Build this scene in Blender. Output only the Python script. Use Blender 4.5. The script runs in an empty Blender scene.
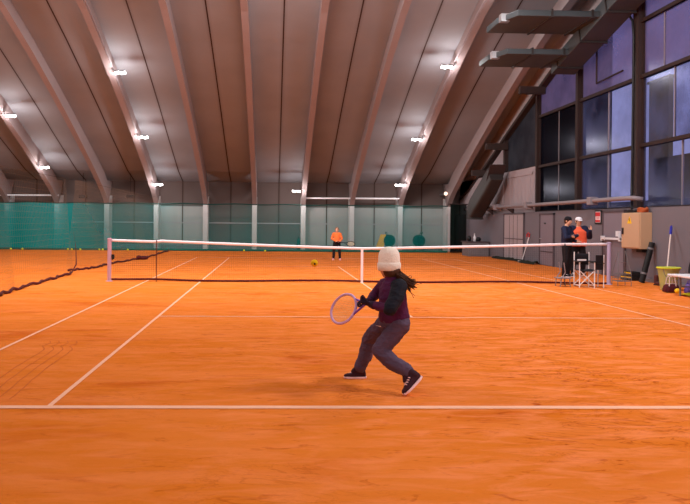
import bpy, bmesh, math, random
from mathutils import Vector, Matrix, noise
R = random.Random(7)
V = Vector
PI = math.pi
scene = bpy.context.scene
COL = scene.collection

# ------------------------------------------------------------------ materials
def lin(c):
    c = c / 255.0
    return c / 12.92 if c <= 0.04045 else ((c + 0.055) / 1.055) ** 2.4
def L(rgb, a=1.0):
    return (lin(rgb[0]), lin(rgb[1]), lin(rgb[2]), a)
def newmat(name):
    m = bpy.data.materials.new(name); m.use_nodes = True
    m.node_tree.nodes.clear()
    return m, m.node_tree.nodes, m.node_tree.links
def mat(name, rgb, rough=0.7, var=0.15, scale=6.0, metal=0.0, bump=0.0, rgb2=None, spec=0.3, sheen=0.0):
    """procedural surface: base colour broken up by noise, optional bump"""
    m, N, K = newmat(name)
    out = N.new('ShaderNodeOutputMaterial'); b = N.new('ShaderNodeBsdfPrincipled')
    tc = N.new('ShaderNodeTexCoord'); nz = N.new('ShaderNodeTexNoise')
    nz.inputs['Scale'].default_value = scale; nz.inputs['Detail'].default_value = 5
    K.new(tc.outputs['Object'], nz.inputs['Vector'])
    mx = N.new('ShaderNodeMix'); mx.data_type = 'RGBA'
    c = L(rgb)
    d = L(rgb2) if rgb2 else tuple(x * (1 - var) for x in c[:3]) + (1,)
    u = c if rgb2 else tuple(min(1, x * (1 + var)) for x in c[:3]) + (1,)
    mx.inputs[6].default_value = d; mx.inputs[7].default_value = u
    K.new(nz.outputs['Fac'], mx.inputs[0])
    K.new(mx.outputs[2], b.inputs['Base Color'])
    b.inputs['Roughness'].default_value = rough; b.inputs['Metallic'].default_value = metal
    b.inputs['Specular IOR Level'].default_value = spec
    if sheen: b.inputs['Sheen Weight'].default_value = sheen
    if bump:
        bp = N.new('ShaderNodeBump'); bp.inputs['Strength'].default_value = bump; bp.inputs['Distance'].default_value = 0.02
        K.new(nz.outputs['Fac'], bp.inputs['Height']); K.new(bp.outputs[0], b.inputs['Normal'])
    K.new(b.outputs[0], out.inputs[0])
    return m
def emit(name, rgb, s):
    m, N, K = newmat(name)
    out = N.new('ShaderNodeOutputMaterial'); e = N.new('ShaderNodeEmission')
    e.inputs[0].default_value = L(rgb); e.inputs[1].default_value = s
    K.new(e.outputs[0], out.inputs[0]); return m
def sheer(name, rgb, cover, axis_fade=None, grad=None):
    """fine net cloth: part see-through, part diffuse; grad = (x0, c0, x1, c1) varies the weave density along x"""
    m, N, K = newmat(name)
    out = N.new('ShaderNodeOutputMaterial'); d = N.new('ShaderNodeBsdfDiffuse'); t = N.new('ShaderNodeBsdfTransparent')
    tl = N.new('ShaderNodeBsdfTranslucent'); tl.inputs[0].default_value = L(rgb)
    d.inputs[0].default_value = L(rgb)
    m2 = N.new('ShaderNodeMixShader'); m2.inputs[0].default_value = 0.35
    K.new(d.outputs[0], m2.inputs[1]); K.new(tl.outputs[0], m2.inputs[2])
    mx = N.new('ShaderNodeMixShader'); mx.inputs[0].default_value = cover
    K.new(t.outputs[0], mx.inputs[1]); K.new(m2.outputs[0], mx.inputs[2]); K.new(mx.outputs[0], out.inputs[0])
    if grad:                                             # (x, weave density) stops, a little denser low down
        tc = N.new('ShaderNodeTexCoord'); sp = N.new('ShaderNodeSeparateXYZ'); K.new(tc.outputs['Object'], sp.inputs[0])
        mr = N.new('ShaderNodeMapRange'); mr.inputs[1].default_value = grad[0][0]; mr.inputs[2].default_value = grad[-1][0]; K.new(sp.outputs[0], mr.inputs[0])
        cr = N.new('ShaderNodeValToRGB'); e = cr.color_ramp.elements
        while len(e) < len(grad): e.new(0.5)
        for el, (x, c) in zip(e, grad): el.position = (x - grad[0][0]) / (grad[-1][0] - grad[0][0])
        for el, (x, c) in zip(e, grad): el.color = (c, c, c, 1)
        K.new(mr.outputs[0], cr.inputs[0])
        vr = N.new('ShaderNodeMapRange'); vr.inputs[1].default_value = 0; vr.inputs[2].default_value = 2.4; vr.inputs[3].default_value = 0.12; vr.inputs[4].default_value = -0.14
        K.new(sp.outputs[2], vr.inputs[0])
        nz = N.new('ShaderNodeTexNoise'); nz.inputs['Scale'].default_value = 0.5; nz.inputs['Detail'].default_value = 3
        mp = N.new('ShaderNodeMapping'); mp.inputs['Scale'].default_value = (1.8, 1, 0.25)
        K.new(tc.outputs['Object'], mp.inputs[0]); K.new(mp.outputs[0], nz.inputs['Vector'])
        ma = N.new('ShaderNodeMath'); ma.operation = 'MULTIPLY_ADD'; ma.inputs[1].default_value = 0.3; ma.inputs[2].default_value = -0.15
        K.new(nz.outputs['Fac'], ma.inputs[0])
        ad = N.new('ShaderNodeMath'); ad.operation = 'ADD'; K.new(cr.outputs[0], ad.inputs[0]); K.new(ma.outputs[0], ad.inputs[1])
        a2 = N.new('ShaderNodeMath'); a2.operation = 'ADD'; a2.use_clamp = True; K.new(ad.outputs[0], a2.inputs[0]); K.new(vr.outputs[0], a2.inputs[1]); K.new(a2.outputs[0], mx.inputs[0])
    return m

def clay_mat():
    m, N, K = newmat('clay')
    out = N.new('ShaderNodeOutputMaterial'); b = N.new('ShaderNodeBsdfPrincipled'); tc = N.new('ShaderNodeTexCoord')
    def nz(scale, mscale, detail=6, dist=0.0, rough=0.6):
        mp = N.new('ShaderNodeMapping'); mp.inputs['Scale'].default_value = mscale; K.new(tc.outputs['Object'], mp.inputs[0])
        n = N.new('ShaderNodeTexNoise'); n.inputs['Scale'].default_value = scale; n.inputs['Detail'].default_value = detail
        n.inputs['Distortion'].default_value = dist; n.inputs['Roughness'].default_value = rough
        K.new(mp.outputs[0], n.inputs['Vector']); return n.outputs['Fac']
    def ramp(src, a, bb):
        r = N.new('ShaderNodeMapRange'); r.inputs[1].default_value = a; r.inputs[2].default_value = bb; K.new(src, r.inputs[0]); return r.outputs[0]
    def mix(fac, c1, c2):
        x = N.new('ShaderNodeMix'); x.data_type = 'RGBA'
        K.new(fac, x.inputs[0])
        for i, c in ((6, c1), (7, c2)):
            if isinstance(c, tuple): x.inputs[i].default_value = c
            else: K.new(c, x.inputs[i])
        return x.outputs[2]
    big = ramp(nz(0.35, (0.5, 1, 1)), 0.3, 0.7)
    base = mix(big, L((214, 110, 24)), L((228, 126, 44)))
    streak = ramp(nz(1.4, (0.35, 1.6, 1), 7), 0.40, 0.70)                 # broom-dragged bands across the court
    base = mix(streak, base, L((231, 128, 58)))
    damp = ramp(nz(0.8, (0.5, 1.3, 1), 6, 0.8), 0.56, 0.74)
    base = mix(damp, base, L((196, 84, 10)))
    # dark curved scuffs, denser on the right half where the players slid
    sc = nz(2.2, (0.6, 1.15, 1), 4, 3.2)
    s1 = N.new('ShaderNodeMath'); s1.operation = 'SUBTRACT'; s1.inputs[1].default_value = 0.5; K.new(sc, s1.inputs[0])
    s2 = N.new('ShaderNodeMath'); s2.operation = 'ABSOLUTE'; K.new(s1.outputs[0], s2.inputs[0])
    thin = ramp(s2.outputs[0], 0.032, 0.0)
    patch = ramp(nz(0.45, (1, 1, 1), 3), 0.46, 0.64)
    sp = N.new('ShaderNodeSeparateXYZ'); K.new(tc.outputs['Object'], sp.inputs[0])
    right = ramp(sp.outputs[0], -1.0, 3.0)
    mu = N.new('ShaderNodeMath'); mu.operation = 'MULTIPLY'; K.new(thin, mu.inputs[0]); K.new(patch, mu.inputs[1])
    rr = N.new('ShaderNodeMath'); rr.operation = 'MULTIPLY_ADD'; rr.inputs[1].default_value = 0.6; rr.inputs[2].default_value = 0.34; K.new(right, rr.inputs[0])
    mu2 = N.new('ShaderNodeMath'); mu2.operation = 'MULTIPLY'; K.new(mu.outputs[0], mu2.inputs[0]); K.new(rr.outputs[0], mu2.inputs[1])
    base = mix(mu2.outputs[0], base, L((165, 62, 5)))
    # short sharp skid flecks
    fk = ramp(nz(5.5, (0.55, 1.5, 1), 3, 1.2), 0.60, 0.70)
    f2 = N.new('ShaderNodeMath'); f2.operation = 'MULTIPLY'; K.new(fk, f2.inputs[0]); K.new(rr.outputs[0], f2.inputs[1])
    base = mix(f2.outputs[0], base, L((176, 70, 6)))
    dust = ramp(nz(4.5, (0.5, 1.4, 1), 6, 0.6), 0.46, 0.68)
    d2 = N.new('ShaderNodeMath'); d2.operation = 'MULTIPLY'; K.new(dust, d2.inputs[0]); K.new(rr.outputs[0], d2.inputs[1])
    base = mix(d2.outputs[0], base, L((244, 140, 84)))
    K.new(base, b.inputs['Base Color'])
    b.inputs['Roughness'].default_value = 0.95; b.inputs['Specular IOR Level'].default_value = 0.05
    bp = N.new('ShaderNodeBump'); bp.inputs['Strength'].default_value = 0.25; bp.inputs['Distance'].default_value = 0.03
    K.new(nz(9, (1, 1, 1), 6), bp.inputs['Height']); K.new(bp.outputs[0], b.inputs['Normal'])
    K.new(b.outputs[0], out.inputs[0])
    return m

RIB0, RIBS = -1.0, 2.645                       # x of a rib and the rib spacing
def panel_mat(name, rgb, axis_joint=True, fine=0.0):
    """painted roof / wall sheeting with a dark joint midway between two ribs"""
    m, N, K = newmat(name)
    out = N.new('ShaderNodeOutputMaterial'); b = N.new('ShaderNodeBsdfPrincipled'); tc = N.new('ShaderNodeTexCoord')
    sp = N.new('ShaderNodeSeparateXYZ'); K.new(tc.outputs['Object'], sp.inputs[0])
    def math_(op, a, v=None, w=None):
        n = N.new('ShaderNodeMath'); n.operation = op; K.new(a, n.inputs[0])
        if v is not None: n.inputs[1].default_value = v
        if w is not None: n.inputs[2].default_value = w
        return n.outputs[0]
    u = math_('MULTIPLY_ADD', sp.outputs[0], 1 / RIBS, -RIB0 / RIBS + 20.0)
    fr = math_('FRACT', u)
    d = math_('ABSOLUTE', math_('SUBTRACT', fr, 0.5))
    line = math_('LESS_THAN', d, 0.010)
    soft = N.new('ShaderNodeMapRange'); soft.inputs[1].default_value = 0.0; soft.inputs[2].default_value = 0.05
    soft.inputs[3].default_value = 0.25; soft.inputs[4].default_value = 0; K.new(d, soft.inputs[0])
    nz = N.new('ShaderNodeTexNoise'); nz.inputs['Scale'].default_value = 0.7; nz.inputs['Detail'].default_value = 6
    K.new(tc.outputs['Object'], nz.inputs['Vector'])
    mx = N.new('ShaderNodeMix'); mx.data_type = 'RGBA'
    c = L(rgb)
    mx.inputs[6].default_value = tuple(x * 0.86 for x in c[:3]) + (1,); mx.inputs[7].default_value = tuple(min(1, x * 1.12) for x in c[:3]) + (1,)
    K.new(nz.outputs['Fac'], mx.inputs[0])
    # each sheet a touch different
    fl = math_('FLOOR', math_('ADD', u, 0.5)); wn = N.new('ShaderNodeTexWhiteNoise'); wn.noise_dimensions = '1D'; K.new(fl, wn.inputs['W'])
    tone = math_('MULTIPLY_ADD', wn.outputs['Value'], 0.14, 0.0)
    mt = N.new('ShaderNodeMix'); mt.data_type = 'RGBA'; K.new(tone, mt.inputs[0]); K.new(mx.outputs[2], mt.inputs[6])
    mt.inputs[7].default_value = tuple(x * 0.5 for x in c[:3]) + (1,)
    ml = N.new('ShaderNodeMix'); ml.data_type = 'RGBA'
    mxm = N.new('ShaderNodeMath'); mxm.operation = 'MAXIMUM'; K.new(line, mxm.inputs[0]); K.new(soft.outputs[0], mxm.inputs[1])
    K.new(mxm.outputs[0], ml.inputs[0]); K.new(mt.outputs[2], ml.inputs[6]); ml.inputs[7].default_value = L((58, 40, 34))
    K.new(ml.outputs[2], b.inputs['Base Color']); b.inputs['Roughness'].default_value = 0.75; b.inputs['Specular IOR Level'].default_value = 0.15
    K.new(b.outputs[0], out.inputs[0])
    return m

def glass_mat(name, rgb, clear=0.75, frost=0.2, tint2=None):
    """window pane: tinted see-through, part frosted, with a gloss on top"""
    m, N, K = newmat(name)
    out = N.new('ShaderNodeOutputMaterial'); t = N.new('ShaderNodeBsdfTransparent'); g = N.new('ShaderNodeBsdfGlossy')
    tl = N.new('ShaderNodeBsdfTranslucent'); d = N.new('ShaderNodeBsdfDiffuse')
    t.inputs[0].default_value = L(rgb); tl.inputs[0].default_value = L(rgb); d.inputs[0].default_value = L(tint2 or rgb)
    g.inputs['Roughness'].default_value = 0.22; g.inputs[0].default_value = (0.5, 0.5, 0.6, 1)
    tc = N.new('ShaderNodeTexCoord'); nz = N.new('ShaderNodeTexNoise'); nz.inputs['Scale'].default_value = 0.9; nz.inputs['Detail'].default_value = 3
    K.new(tc.outputs['Object'], nz.inputs['Vector'])
    a = N.new('ShaderNodeMixShader'); a.inputs[0].default_value = 0.5; K.new(tl.outputs[0], a.inputs[1]); K.new(d.outputs[0], a.inputs[2])
    f = N.new('ShaderNodeMapRange'); f.inputs[1].default_value = 0.35; f.inputs[2].default_value = 0.65
    f.inputs[3].default_value = max(0, frost - 0.15); f.inputs[4].default_value = min(1, frost + 0.15); K.new(nz.outputs['Fac'], f.inputs[0])
    b = N.new('ShaderNodeMixShader'); K.new(f.outputs[0], b.inputs[0]); K.new(t.outputs[0], b.inputs[1]); K.new(a.outputs[0], b.inputs[2])
    c = N.new('ShaderNodeMixShader'); c.inputs[0].default_value = 0.05; K.new(b.outputs[0], c.inputs[1]); K.new(g.outputs[0], c.inputs[2])
    K.new(c.outputs[0], out.inputs[0]); return m

M = dict(
    clay=clay_mat(),
    roof=panel_mat('roof_sheet', (140, 140, 146)),
    wallfar=panel_mat('far_wall_sheet', (98, 84, 81)),
    rib=mat('rib_paint', (146, 130, 130), 0.7, 0.06, 2),
    column=mat('column_paint', (206, 200, 200), 0.7, 0.06, 2),
    line=mat('line_tape', (255, 184, 150), 0.8, 0.12, 9),
    wall=mat('right_wall_paint', (114, 108, 116), 0.75, 0.07, 1.2),
    wallpale=mat('pale_wall_board', (164, 150, 154), 0.75, 0.07, 1.5),
    back=mat('plain_wall', (150, 130, 120), 0.9, 0.08, 1.0),
    door=mat('door_paint', (128, 116, 126), 0.6, 0.05, 2),
    doordark=mat('door_edge', (84, 72, 78), 0.6, 0.08, 3),
    rust=mat('rust_brown_steel', (46, 29, 26), 0.7, 0.2, 5),
    darkpost=mat('dark_brown_steel', (58, 42, 40), 0.6, 0.2, 5),
    timber=mat('dark_timber', (52, 38, 35), 0.8, 0.25, 4),
    duct=mat('duct_sheet_metal', (74, 80, 84), 0.6, 0.12, 2.5, 0.15),
    ductdark=mat('duct_seam', (54, 47, 46), 0.6, 0.1, 4),
    pipe=mat('pipe_paint', (140, 128, 132), 0.5, 0.08, 4),
    chrome=mat('bright_metal', (215, 215, 220), 0.3, 0.05, 6, 0.8),
    violet=glass_mat('violet_sheet', (226, 216, 232), 0.3, 0.5, (112, 98, 118)),
    pane=glass_mat('window_glass', (240, 240, 246), 0.75, 0.10, (70, 70, 96)),
    paned=glass_mat('dark_window_glass', (66, 68, 96), 0.75, 0.25, (34, 32, 42)),
    paneg=glass_mat('grey_window_glass', (105, 108, 118), 0.5, 0.6, (86, 88, 94)),
    white=mat('white_paint', (232, 228, 232), 0.5, 0.05, 4),
    band=mat('net_band_canvas', (242, 226, 232), 0.8, 0.06, 9),
    netblack=mat('net_cord', (34, 24, 26), 0.9, 0.2, 9),
    hem=mat('net_hem', (84, 24, 26), 0.9, 0.15, 7),
    post=mat('net_post_paint', (190, 150, 168), 0.5, 0.1, 4),
    postr=mat('net_post_grey', (176, 160, 190), 0.5, 0.1, 4),
    teal=sheer('teal_net_cloth', (0, 160, 160), 0.5, grad=[(-12.0, .93), (-7.5, .8), (-4.5, .45), (0.5, .24), (4.0, .34), (8.0, .34), (12.0, .34)]),
    tealhem=mat('dark_net_hem', (22, 60, 56), 0.9, 0.15, 5),
    greenhem=mat('green_ground_hem', (16, 96, 84), 0.9, 0.15, 5),
    divnet=mat('divider_net_cord', (140, 104, 78), 0.9, 0.15, 8),
    darkcurtain=sheer('dark_curtain', (22, 34, 32), 0.93),
    grey=mat('grey_steel', (120, 116, 120), 0.5, 0.08, 5, 0.2),
    lamp=emit('led_face', (255, 250, 245), 16.0),
    globe=emit('globe_glow', (255, 214, 190), 2.2),
    skin=mat('skin', (222, 168, 140), 0.6, 0.06, 9),
    eye=mat('eye_white', (232, 228, 224), 0.3, 0.02, 20),
    iris=mat('iris_brown', (52, 34, 24), 0.3, 0.1, 40),
    hair=mat('brown_hair', (74, 42, 26), 0.6, 0.3, 40, bump=0.4),
    hairlight=mat('light_brown_hair', (150, 96, 62), 0.6, 0.25, 40, bump=0.3),
    knit=mat('cream_knit', (252, 236, 224), 0.95, 0.10, 60, bump=0.5, sheen=0.3),
    knitpink=mat('pink_knit', (250, 178, 176), 0.95, 0.10, 60, bump=0.5),
    purple=mat('plum_jersey', (78, 22, 66), 0.85, 0.18, 12, bump=0.15),
    navy=mat('navy_black_jersey', (20, 20, 34), 0.85, 0.2, 12, bump=0.15),
    trouser=mat('grey_plum_jogger', (88, 70, 92), 0.9, 0.16, 10, bump=0.2),
    shoe=mat('dark_shoe_knit', (54, 20, 34), 0.8, 0.2, 30),
    sole=mat('pale_pink_sole', (255, 208, 212), 0.7, 0.06, 10),
    frame=mat('lilac_racket_frame', (208, 166, 216), 0.35, 0.1, 10),
    framepurple=mat('violet_racket_throat', (140, 84, 196), 0.35, 0.1, 10),
    string=mat('racket_string', (226, 190, 140), 0.7, 0.05, 10),
    grip=mat('dark_grip', (48, 30, 52), 0.9, 0.15, 30),
    orange=mat('orange_top', (255, 128, 64), 0.85, 0.08, 10, bump=0.1),
    bib=mat('orange_bib', (255, 104, 70), 0.8, 0.08, 8, bump=0.1),
    black=mat('black_cloth', (24, 20, 26), 0.9, 0.25, 10, bump=0.15),
    coachnavy=mat('navy_jacket', (28, 34, 62), 0.8, 0.2, 8, bump=0.2),
    capwhite=mat('white_cap_cloth', (232, 230, 236), 0.85, 0.05, 12),
    shoepink=mat('pink_shoe', (250, 160, 166), 0.7, 0.08, 10),
    ball=mat('yellow_felt', (248, 190, 22), 0.95, 0.12, 60, bump=0.4),
    balllime=mat('lime_felt', (214, 220, 60), 0.95, 0.12, 60, bump=0.4),
    ballmark=mat('dark_print', (70, 44, 20), 0.9, 0.1, 30),
    beige=mat('beige_cabinet_paint', (196, 160, 128), 0.55, 0.05, 3),
    yellow=mat('warning_yellow', (246, 196, 20), 0.6, 0.04, 8),
    blackplastic=mat('black_plastic', (26, 24, 26), 0.5, 0.15, 8),
    red=mat('sign_red', (196, 36, 46), 0.6, 0.05, 8),
    signwhite=mat('sign_white', (236, 222, 226), 0.6, 0.03, 8),
    hose=mat('orange_hose', (176, 84, 40), 0.6, 0.15, 12),
    lime=mat('lime_plastic', (176, 172, 104), 0.5, 0.08, 6),
    limecloth=mat('lime_cloth', (214, 226, 30), 0.8, 0.1, 8),
    blue=mat('blue_grip', (44, 44, 150), 0.5, 0.08, 8),
    wood=mat('pale_wood_handle', (216, 196, 190), 0.6, 0.08, 20),
    maroon=mat('maroon_cloth', (82, 22, 30), 0.85, 0.2, 10),
    purpleplastic=mat('purple_plastic', (104, 78, 150), 0.5, 0.1, 6),
    brownboot=mat('brown_leather', (84, 40, 36), 0.7, 0.2, 12),
    reel=mat('green_reel_plastic', (6, 52, 46), 0.6, 0.15, 6),
    yelboard=mat('yellow_board', (238, 176, 30), 0.7, 0.08, 4),
    darkgreen=mat('dark_green_mat', (30, 34, 24), 0.95, 0.2, 12, bump=0.3),
    exteriordark=mat('exterior_dark_cladding', (44, 42, 52), 0.9, 0.15, 1.5),
    exterior=mat('exterior_render', (150, 132, 92), 0.9, 0.15, 1.5),
)

# ------------------------------------------------------------------ mesh building
class MB:
    def __init__(s): s.v = []; s.f = []
    def add(s, vs, fs):
        o = len(s.v); s.v += [V(p) for p in vs]; s.f += [tuple(i + o for i in f) for f in fs]; return s
    def box(s, c, size, rot=None):
        x, y, z = (d / 2 for d in size); c = V(c)
        vs = [V((a * x, b * y, d * z)) for a in (-1, 1) for b in (-1, 1) for d in (-1, 1)]
        if rot is not None: vs = [rot @ p for p in vs]
        return s.add([c + p for p in vs], [(0, 1, 3, 2), (4, 6, 7, 5), (0, 4, 5, 1), (2, 3, 7, 6), (0, 2, 6, 4), (1, 5, 7, 3)])
    def bbox(s, x0, x1, y0, y1, z0, z1): return s.box(((x0 + x1) / 2, (y0 + y1) / 2, (z0 + z1) / 2), (x1 - x0, y1 - y0, z1 - z0))
    def quad(s, a, b, c, d): return s.add([a, b, c, d], [(0, 1, 2, 3)])
    def prism(s, poly, ext):
        n = len(poly); ext = V(ext); P = [V(p) for p in poly]
        return s.add(P + [p + ext for p in P], [tuple(range(n)), tuple(range(2 * n - 1, n - 1, -1))] + [(i, i + n, (i + 1) % n + n, (i + 1) % n) for i in range(n)])
    def loft(s, secs, n=20, power=2.0):
        """secs: (centre, u half-axis, v half-axis); closed ends"""
        vs, fs = [], []
        for c, u, w in secs:
            c, u, w = V(c), V(u), V(w)
            for k in range(n):
                a = 2 * PI * k / n; ca, sa = math.cos(a), math.sin(a)
                e = 2.0 / power
                vs.append(c + u * math.copysign(abs(ca) ** e, ca) + w * math.copysign(abs(sa) ** e, sa))
        m = len(secs)
        for i in range(m - 1):
            for k in range(n):
                fs.append((i * n + k, i * n + (k + 1) % n, (i + 1) * n + (k + 1) % n, (i + 1) * n + k))
        fs.append(tuple(range(n - 1, -1, -1))); fs.append(tuple((m - 1) * n + k for k in range(n)))
        return s.add(vs, fs)
    def capsule(s, a, b, ra, rb, n=14, flat=None, k=1.0):
        """tapered capsule, optionally flattened by k along direction flat"""
        a, b = V(a), V(b); d = b - a; ln = d.length
        d = d / ln if ln > 1e-9 else V((0, 0, 1))
        u = d.cross(V(flat)) if flat is not None else d.orthogonal()
        if u.length < 1e-6: u = d.orthogonal()
        u.normalize(); w = d.cross(u).normalized()
        secs = []
        for t in (0.02, 0.4, 0.75, 0.95): secs.append((a - d * ra * math.sqrt(1 - t * t) , ra * t))
        secs.append((a, ra)); secs.append((b, rb))
        for t in (0.95, 0.75, 0.4, 0.02): secs.append((b + d * rb * math.sqrt(1 - t * t), rb * t))
        return s.loft([(c, u * r, w * r * k) for c, r in secs], n)
    def chain(s, pts, rad, n=14, flat=None, k=1.0):
        for i in range(len(pts) - 1): s.capsule(pts[i], pts[i + 1], rad[i], rad[i + 1], n, flat, k)
        return s
    def tube(s, pts, r, n=8, closed=False):
        P = [V(p) for p in pts]; m = len(P); vs, fs = [], []
        up = None
        for i in range(m):
            t = (P[(i + 1) % m] - P[i - 1]) if closed else (P[min(i + 1, m - 1)] - P[max(i - 1, 0)])
            if t.length < 1e-9: t = V((0, 0, 1))
            t.normalize()
            if up is None: up = t.orthogonal().normalized()
            up = (up - t * up.dot(t))
            if up.length < 1e-6: up = t.orthogonal()
            up.normalize(); w = t.cross(up)
            rr = r[i] if isinstance(r, (list, tuple)) else r
            for k in range(n):
                a = 2 * PI * k / n; vs.append(P[i] + up * (rr * math.cos(a)) + w * (rr * math.sin(a)))
        for i in range(m if closed else m - 1):
            j = (i + 1) % m
            for k in range(n): fs.append((i * n + k, i * n + (k + 1) % n, j * n + (k + 1) % n, j * n + k))
        if not closed: fs.append(tuple(range(n - 1, -1, -1))); fs.append(tuple((m - 1) * n + k for k in range(n)))
        return s.add(vs, fs)
    def lathe(s, prof, c=(0, 0, 0), rot=None, n=24):
        vs, fs = [], []; c = V(c)
        for r, z in prof:
            for k in range(n):
                a = 2 * PI * k / n; p = V((r * math.cos(a), r * math.sin(a), z)); vs.append(c + (rot @ p if rot is not None else p))
        m = len(prof)
        for i in range(m - 1):
            for k in range(n): fs.append((i * n + k, i * n + (k + 1) % n, (i + 1) * n + (k + 1) % n, (i + 1) * n + k))
        if prof[0][0] > 1e-6: fs.append(tuple(range(n - 1, -1, -1)))
        if prof[-1][0] > 1e-6: fs.append(tuple((m - 1) * n + k for k in range(n)))
        return s.add(vs, fs)
    def ell(s, c, ax, ay, az, n=16, m=10):
        secs = []
        c, ax, ay, az = V(c), V(ax), V(ay), V(az)
        for i in range(m + 1):
            t = PI * i / m; sn = max(math.sin(t), 0.02)
            secs.append((c - az * math.cos(t), ax * sn, ay * sn))
        return s.loft(secs, n)
    def grid(s, fn, nu, nv):
        vs = [fn(i / nu, j / nv) for j in range(nv + 1) for i in range(nu + 1)]
        return s.add(vs, [(j * (nu + 1) + i, j * (nu + 1) + i + 1, (j + 1) * (nu + 1) + i + 1, (j + 1) * (nu + 1) + i) for j in range(nv) for i in range(nu)])

def origin(o):
    p = V((0, 0, 0))
    while o is not None: p = p + V(o.location); o = o.parent
    return p
def link(name, me, parent=None):
    o = bpy.data.objects.new(name, me); COL.objects.link(o)
    if parent is not None: o.parent = parent
    return o
def obj(name, mb, m, parent=None, smooth=False, bevel=0.0, subsurf=0, mats=None):
    """link what was collected as one mesh; coordinates are world, stored relative to the parent"""
    og = origin(parent) if parent is not None else V((0, 0, 0))
    me = bpy.data.meshes.new(name)
    me.from_pydata([tuple(p - og) for p in mb.v], [], mb.f)
    bm = bmesh.new(); bm.from_mesh(me); bmesh.ops.recalc_face_normals(bm, faces=bm.faces); bm.to_mesh(me); bm.free()
    me.materials.append(m)
    if smooth:
        for p in me.polygons: p.use_smooth = True
    o = link(name, me, parent)
    if bevel:
        b = o.modifiers.new('Bevel', 'BEVEL'); b.width = bevel; b.segments = 2; b.limit_method = 'ANGLE'
    if subsurf:
        b = o.modifiers.new('Sub', 'SUBSURF'); b.levels = subsurf; b.render_levels = subsurf
    return o
def flesh(name, mb, m, parent, voxel=0.006, smooth_it=4, wrinkle=0.0, wscale=18.0, inflate=0.0):
    """merge overlapping closed shapes into one continuous skin"""
    og = origin(parent) if parent is not None else V((0, 0, 0))
    me = bpy.data.meshes.new('tmp'); me.from_pydata([tuple(p - og) for p in mb.v], [], mb.f)
    bm = bmesh.new(); bm.from_mesh(me); bmesh.ops.recalc_face_normals(bm, faces=bm.faces); bm.to_mesh(me); bm.free()
    t = bpy.data.objects.new('tmp', me); COL.objects.link(t)
    r = t.modifiers.new('Remesh', 'REMESH'); r.mode = 'VOXEL'; r.voxel_size = voxel; r.adaptivity = 0
    if smooth_it:
        s = t.modifiers.new('Smooth', 'SMOOTH'); s.factor = 0.5; s.iterations = smooth_it
    dg = bpy.context.evaluated_depsgraph_get(); dg.update()
    fin = bpy.data.meshes.new_from_object(t.evaluated_get(dg))
    bpy.data.objects.remove(t); bpy.data.meshes.remove(me)
    fin.name = name; fin.materials.clear(); fin.materials.append(m)
    if inflate:
        nr = [v.normal.copy() for v in fin.vertices]
        for v, n in zip(fin.vertices, nr): v.co = v.co + n * inflate
    if wrinkle:
        nr = [v.normal.copy() for v in fin.vertices]
        for v, n in zip(fin.vertices, nr):
            p = v.co
            k = noise.noise(V((p.x, p.y, p.z * 1.8)) * wscale) + 0.5 * noise.noise(V((p.x, p.y, p.z * 2)) * wscale * 2.3)
            v.co = p + n * (k * wrinkle)
    for p in fin.polygons: p.use_smooth = True
    return link(name, fin, parent)
def thing(name, label, cat, loc=(0, 0, 0), rotz=0.0, group=None):
    o = bpy.data.objects.new(name, None); COL.objects.link(o); o.empty_display_size = 0.2
    o.location = loc; o.rotation_euler = (0, 0, rotz)
    return tag(o, label, cat, group)
def tag(o, label, cat, group=None, kind=None):
    o['label'] = label; o['category'] = cat
    if group: o['group'] = group
    if kind: o['kind'] = kind
    return o
def struct(name, mb, m, parent=None, **k):
    o = obj(name, mb, m, parent, **k)
    if parent is None: o['kind'] = 'structure'
    return o
def copy_tree(o, parent=None):
    c = o.copy(); COL.objects.link(c)
    if parent is not None: c.parent = parent
    for ch in list(o.children): copy_tree(ch, c)
    return c
def rotz(a): return Matrix.Rotation(a, 3, 'Z')
def rot_to(d, up=(0, 0, 1)):
    """matrix whose z column is d"""
    d = V(d).normalized(); return d.to_track_quat('Z', 'Y').to_matrix()

# ------------------------------------------------------------------ camera
cam_d = bpy.data.cameras.new('camera'); cam = bpy.data.objects.new('camera', cam_d); COL.objects.link(cam)
cam_d.sensor_width = 36.0; cam_d.sensor_fit = 'HORIZONTAL'; cam_d.lens = 36.0 * 692.9 / 690.0
cam_d.shift_x = (345 - 294.53) / 690; cam_d.shift_y = (221.98 - 252) / 690
cam.matrix_world = Matrix.Translation((0, 0, 1.54)) @ (Matrix.Rotation(-0.0313, 4, 'Z') @ Matrix.Rotation(PI / 2, 4, 'X') @ Matrix.Rotation(0.00905, 4, 'Z'))
cam_d.clip_end = 200
scene.camera = cam

# ------------------------------------------------------------------ the hall shell
XL, XR, YN, YF = -19.0, 10.2, -4.0, 38.3
struct('floor', MB().bbox(XL, 11.0, YN, YF, -0.2, 0.0), M['clay'])
inner = [(37.5, 2.45), (37.15, 2.72), (36.5, 3.12), (34.5, 4.08), (32.5, 4.95), (30.5, 5.78), (28.3, 6.65), (25.6, 7.65), (23.0, 8.5), (20.0, 9.2), (17.6, 9.6)]
inner = inner + [(35.2 - y, z) for y, z in inner[-2::-1]]
def z_inner(y):
    for (a, za), (b, zb) in zip(inner, inner[1:]):
        if b <= y <= a: return za + (zb - za) * (a - y) / (a - b)
    return 2.5
skin = [(38.3, 3.72), (36.5, 4.15), (34.5, 4.88), (32.5, 5.62), (30.5, 6.40), (28.3, 7.2), (25.6, 8.15), (23.0, 8.98), (20.0, 9.68), (17.6, 10.05)]
skin = skin + [(35.2 - y, z) for y, z in skin[-2::-1]]
def z_skin(y):
    for (a, za), (b, zb) in zip(skin, skin[1:]):
        if b <= y <= a: return za + (zb - za) * (a - y) / (a - b)
    return 3.7
roof = MB()
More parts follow.
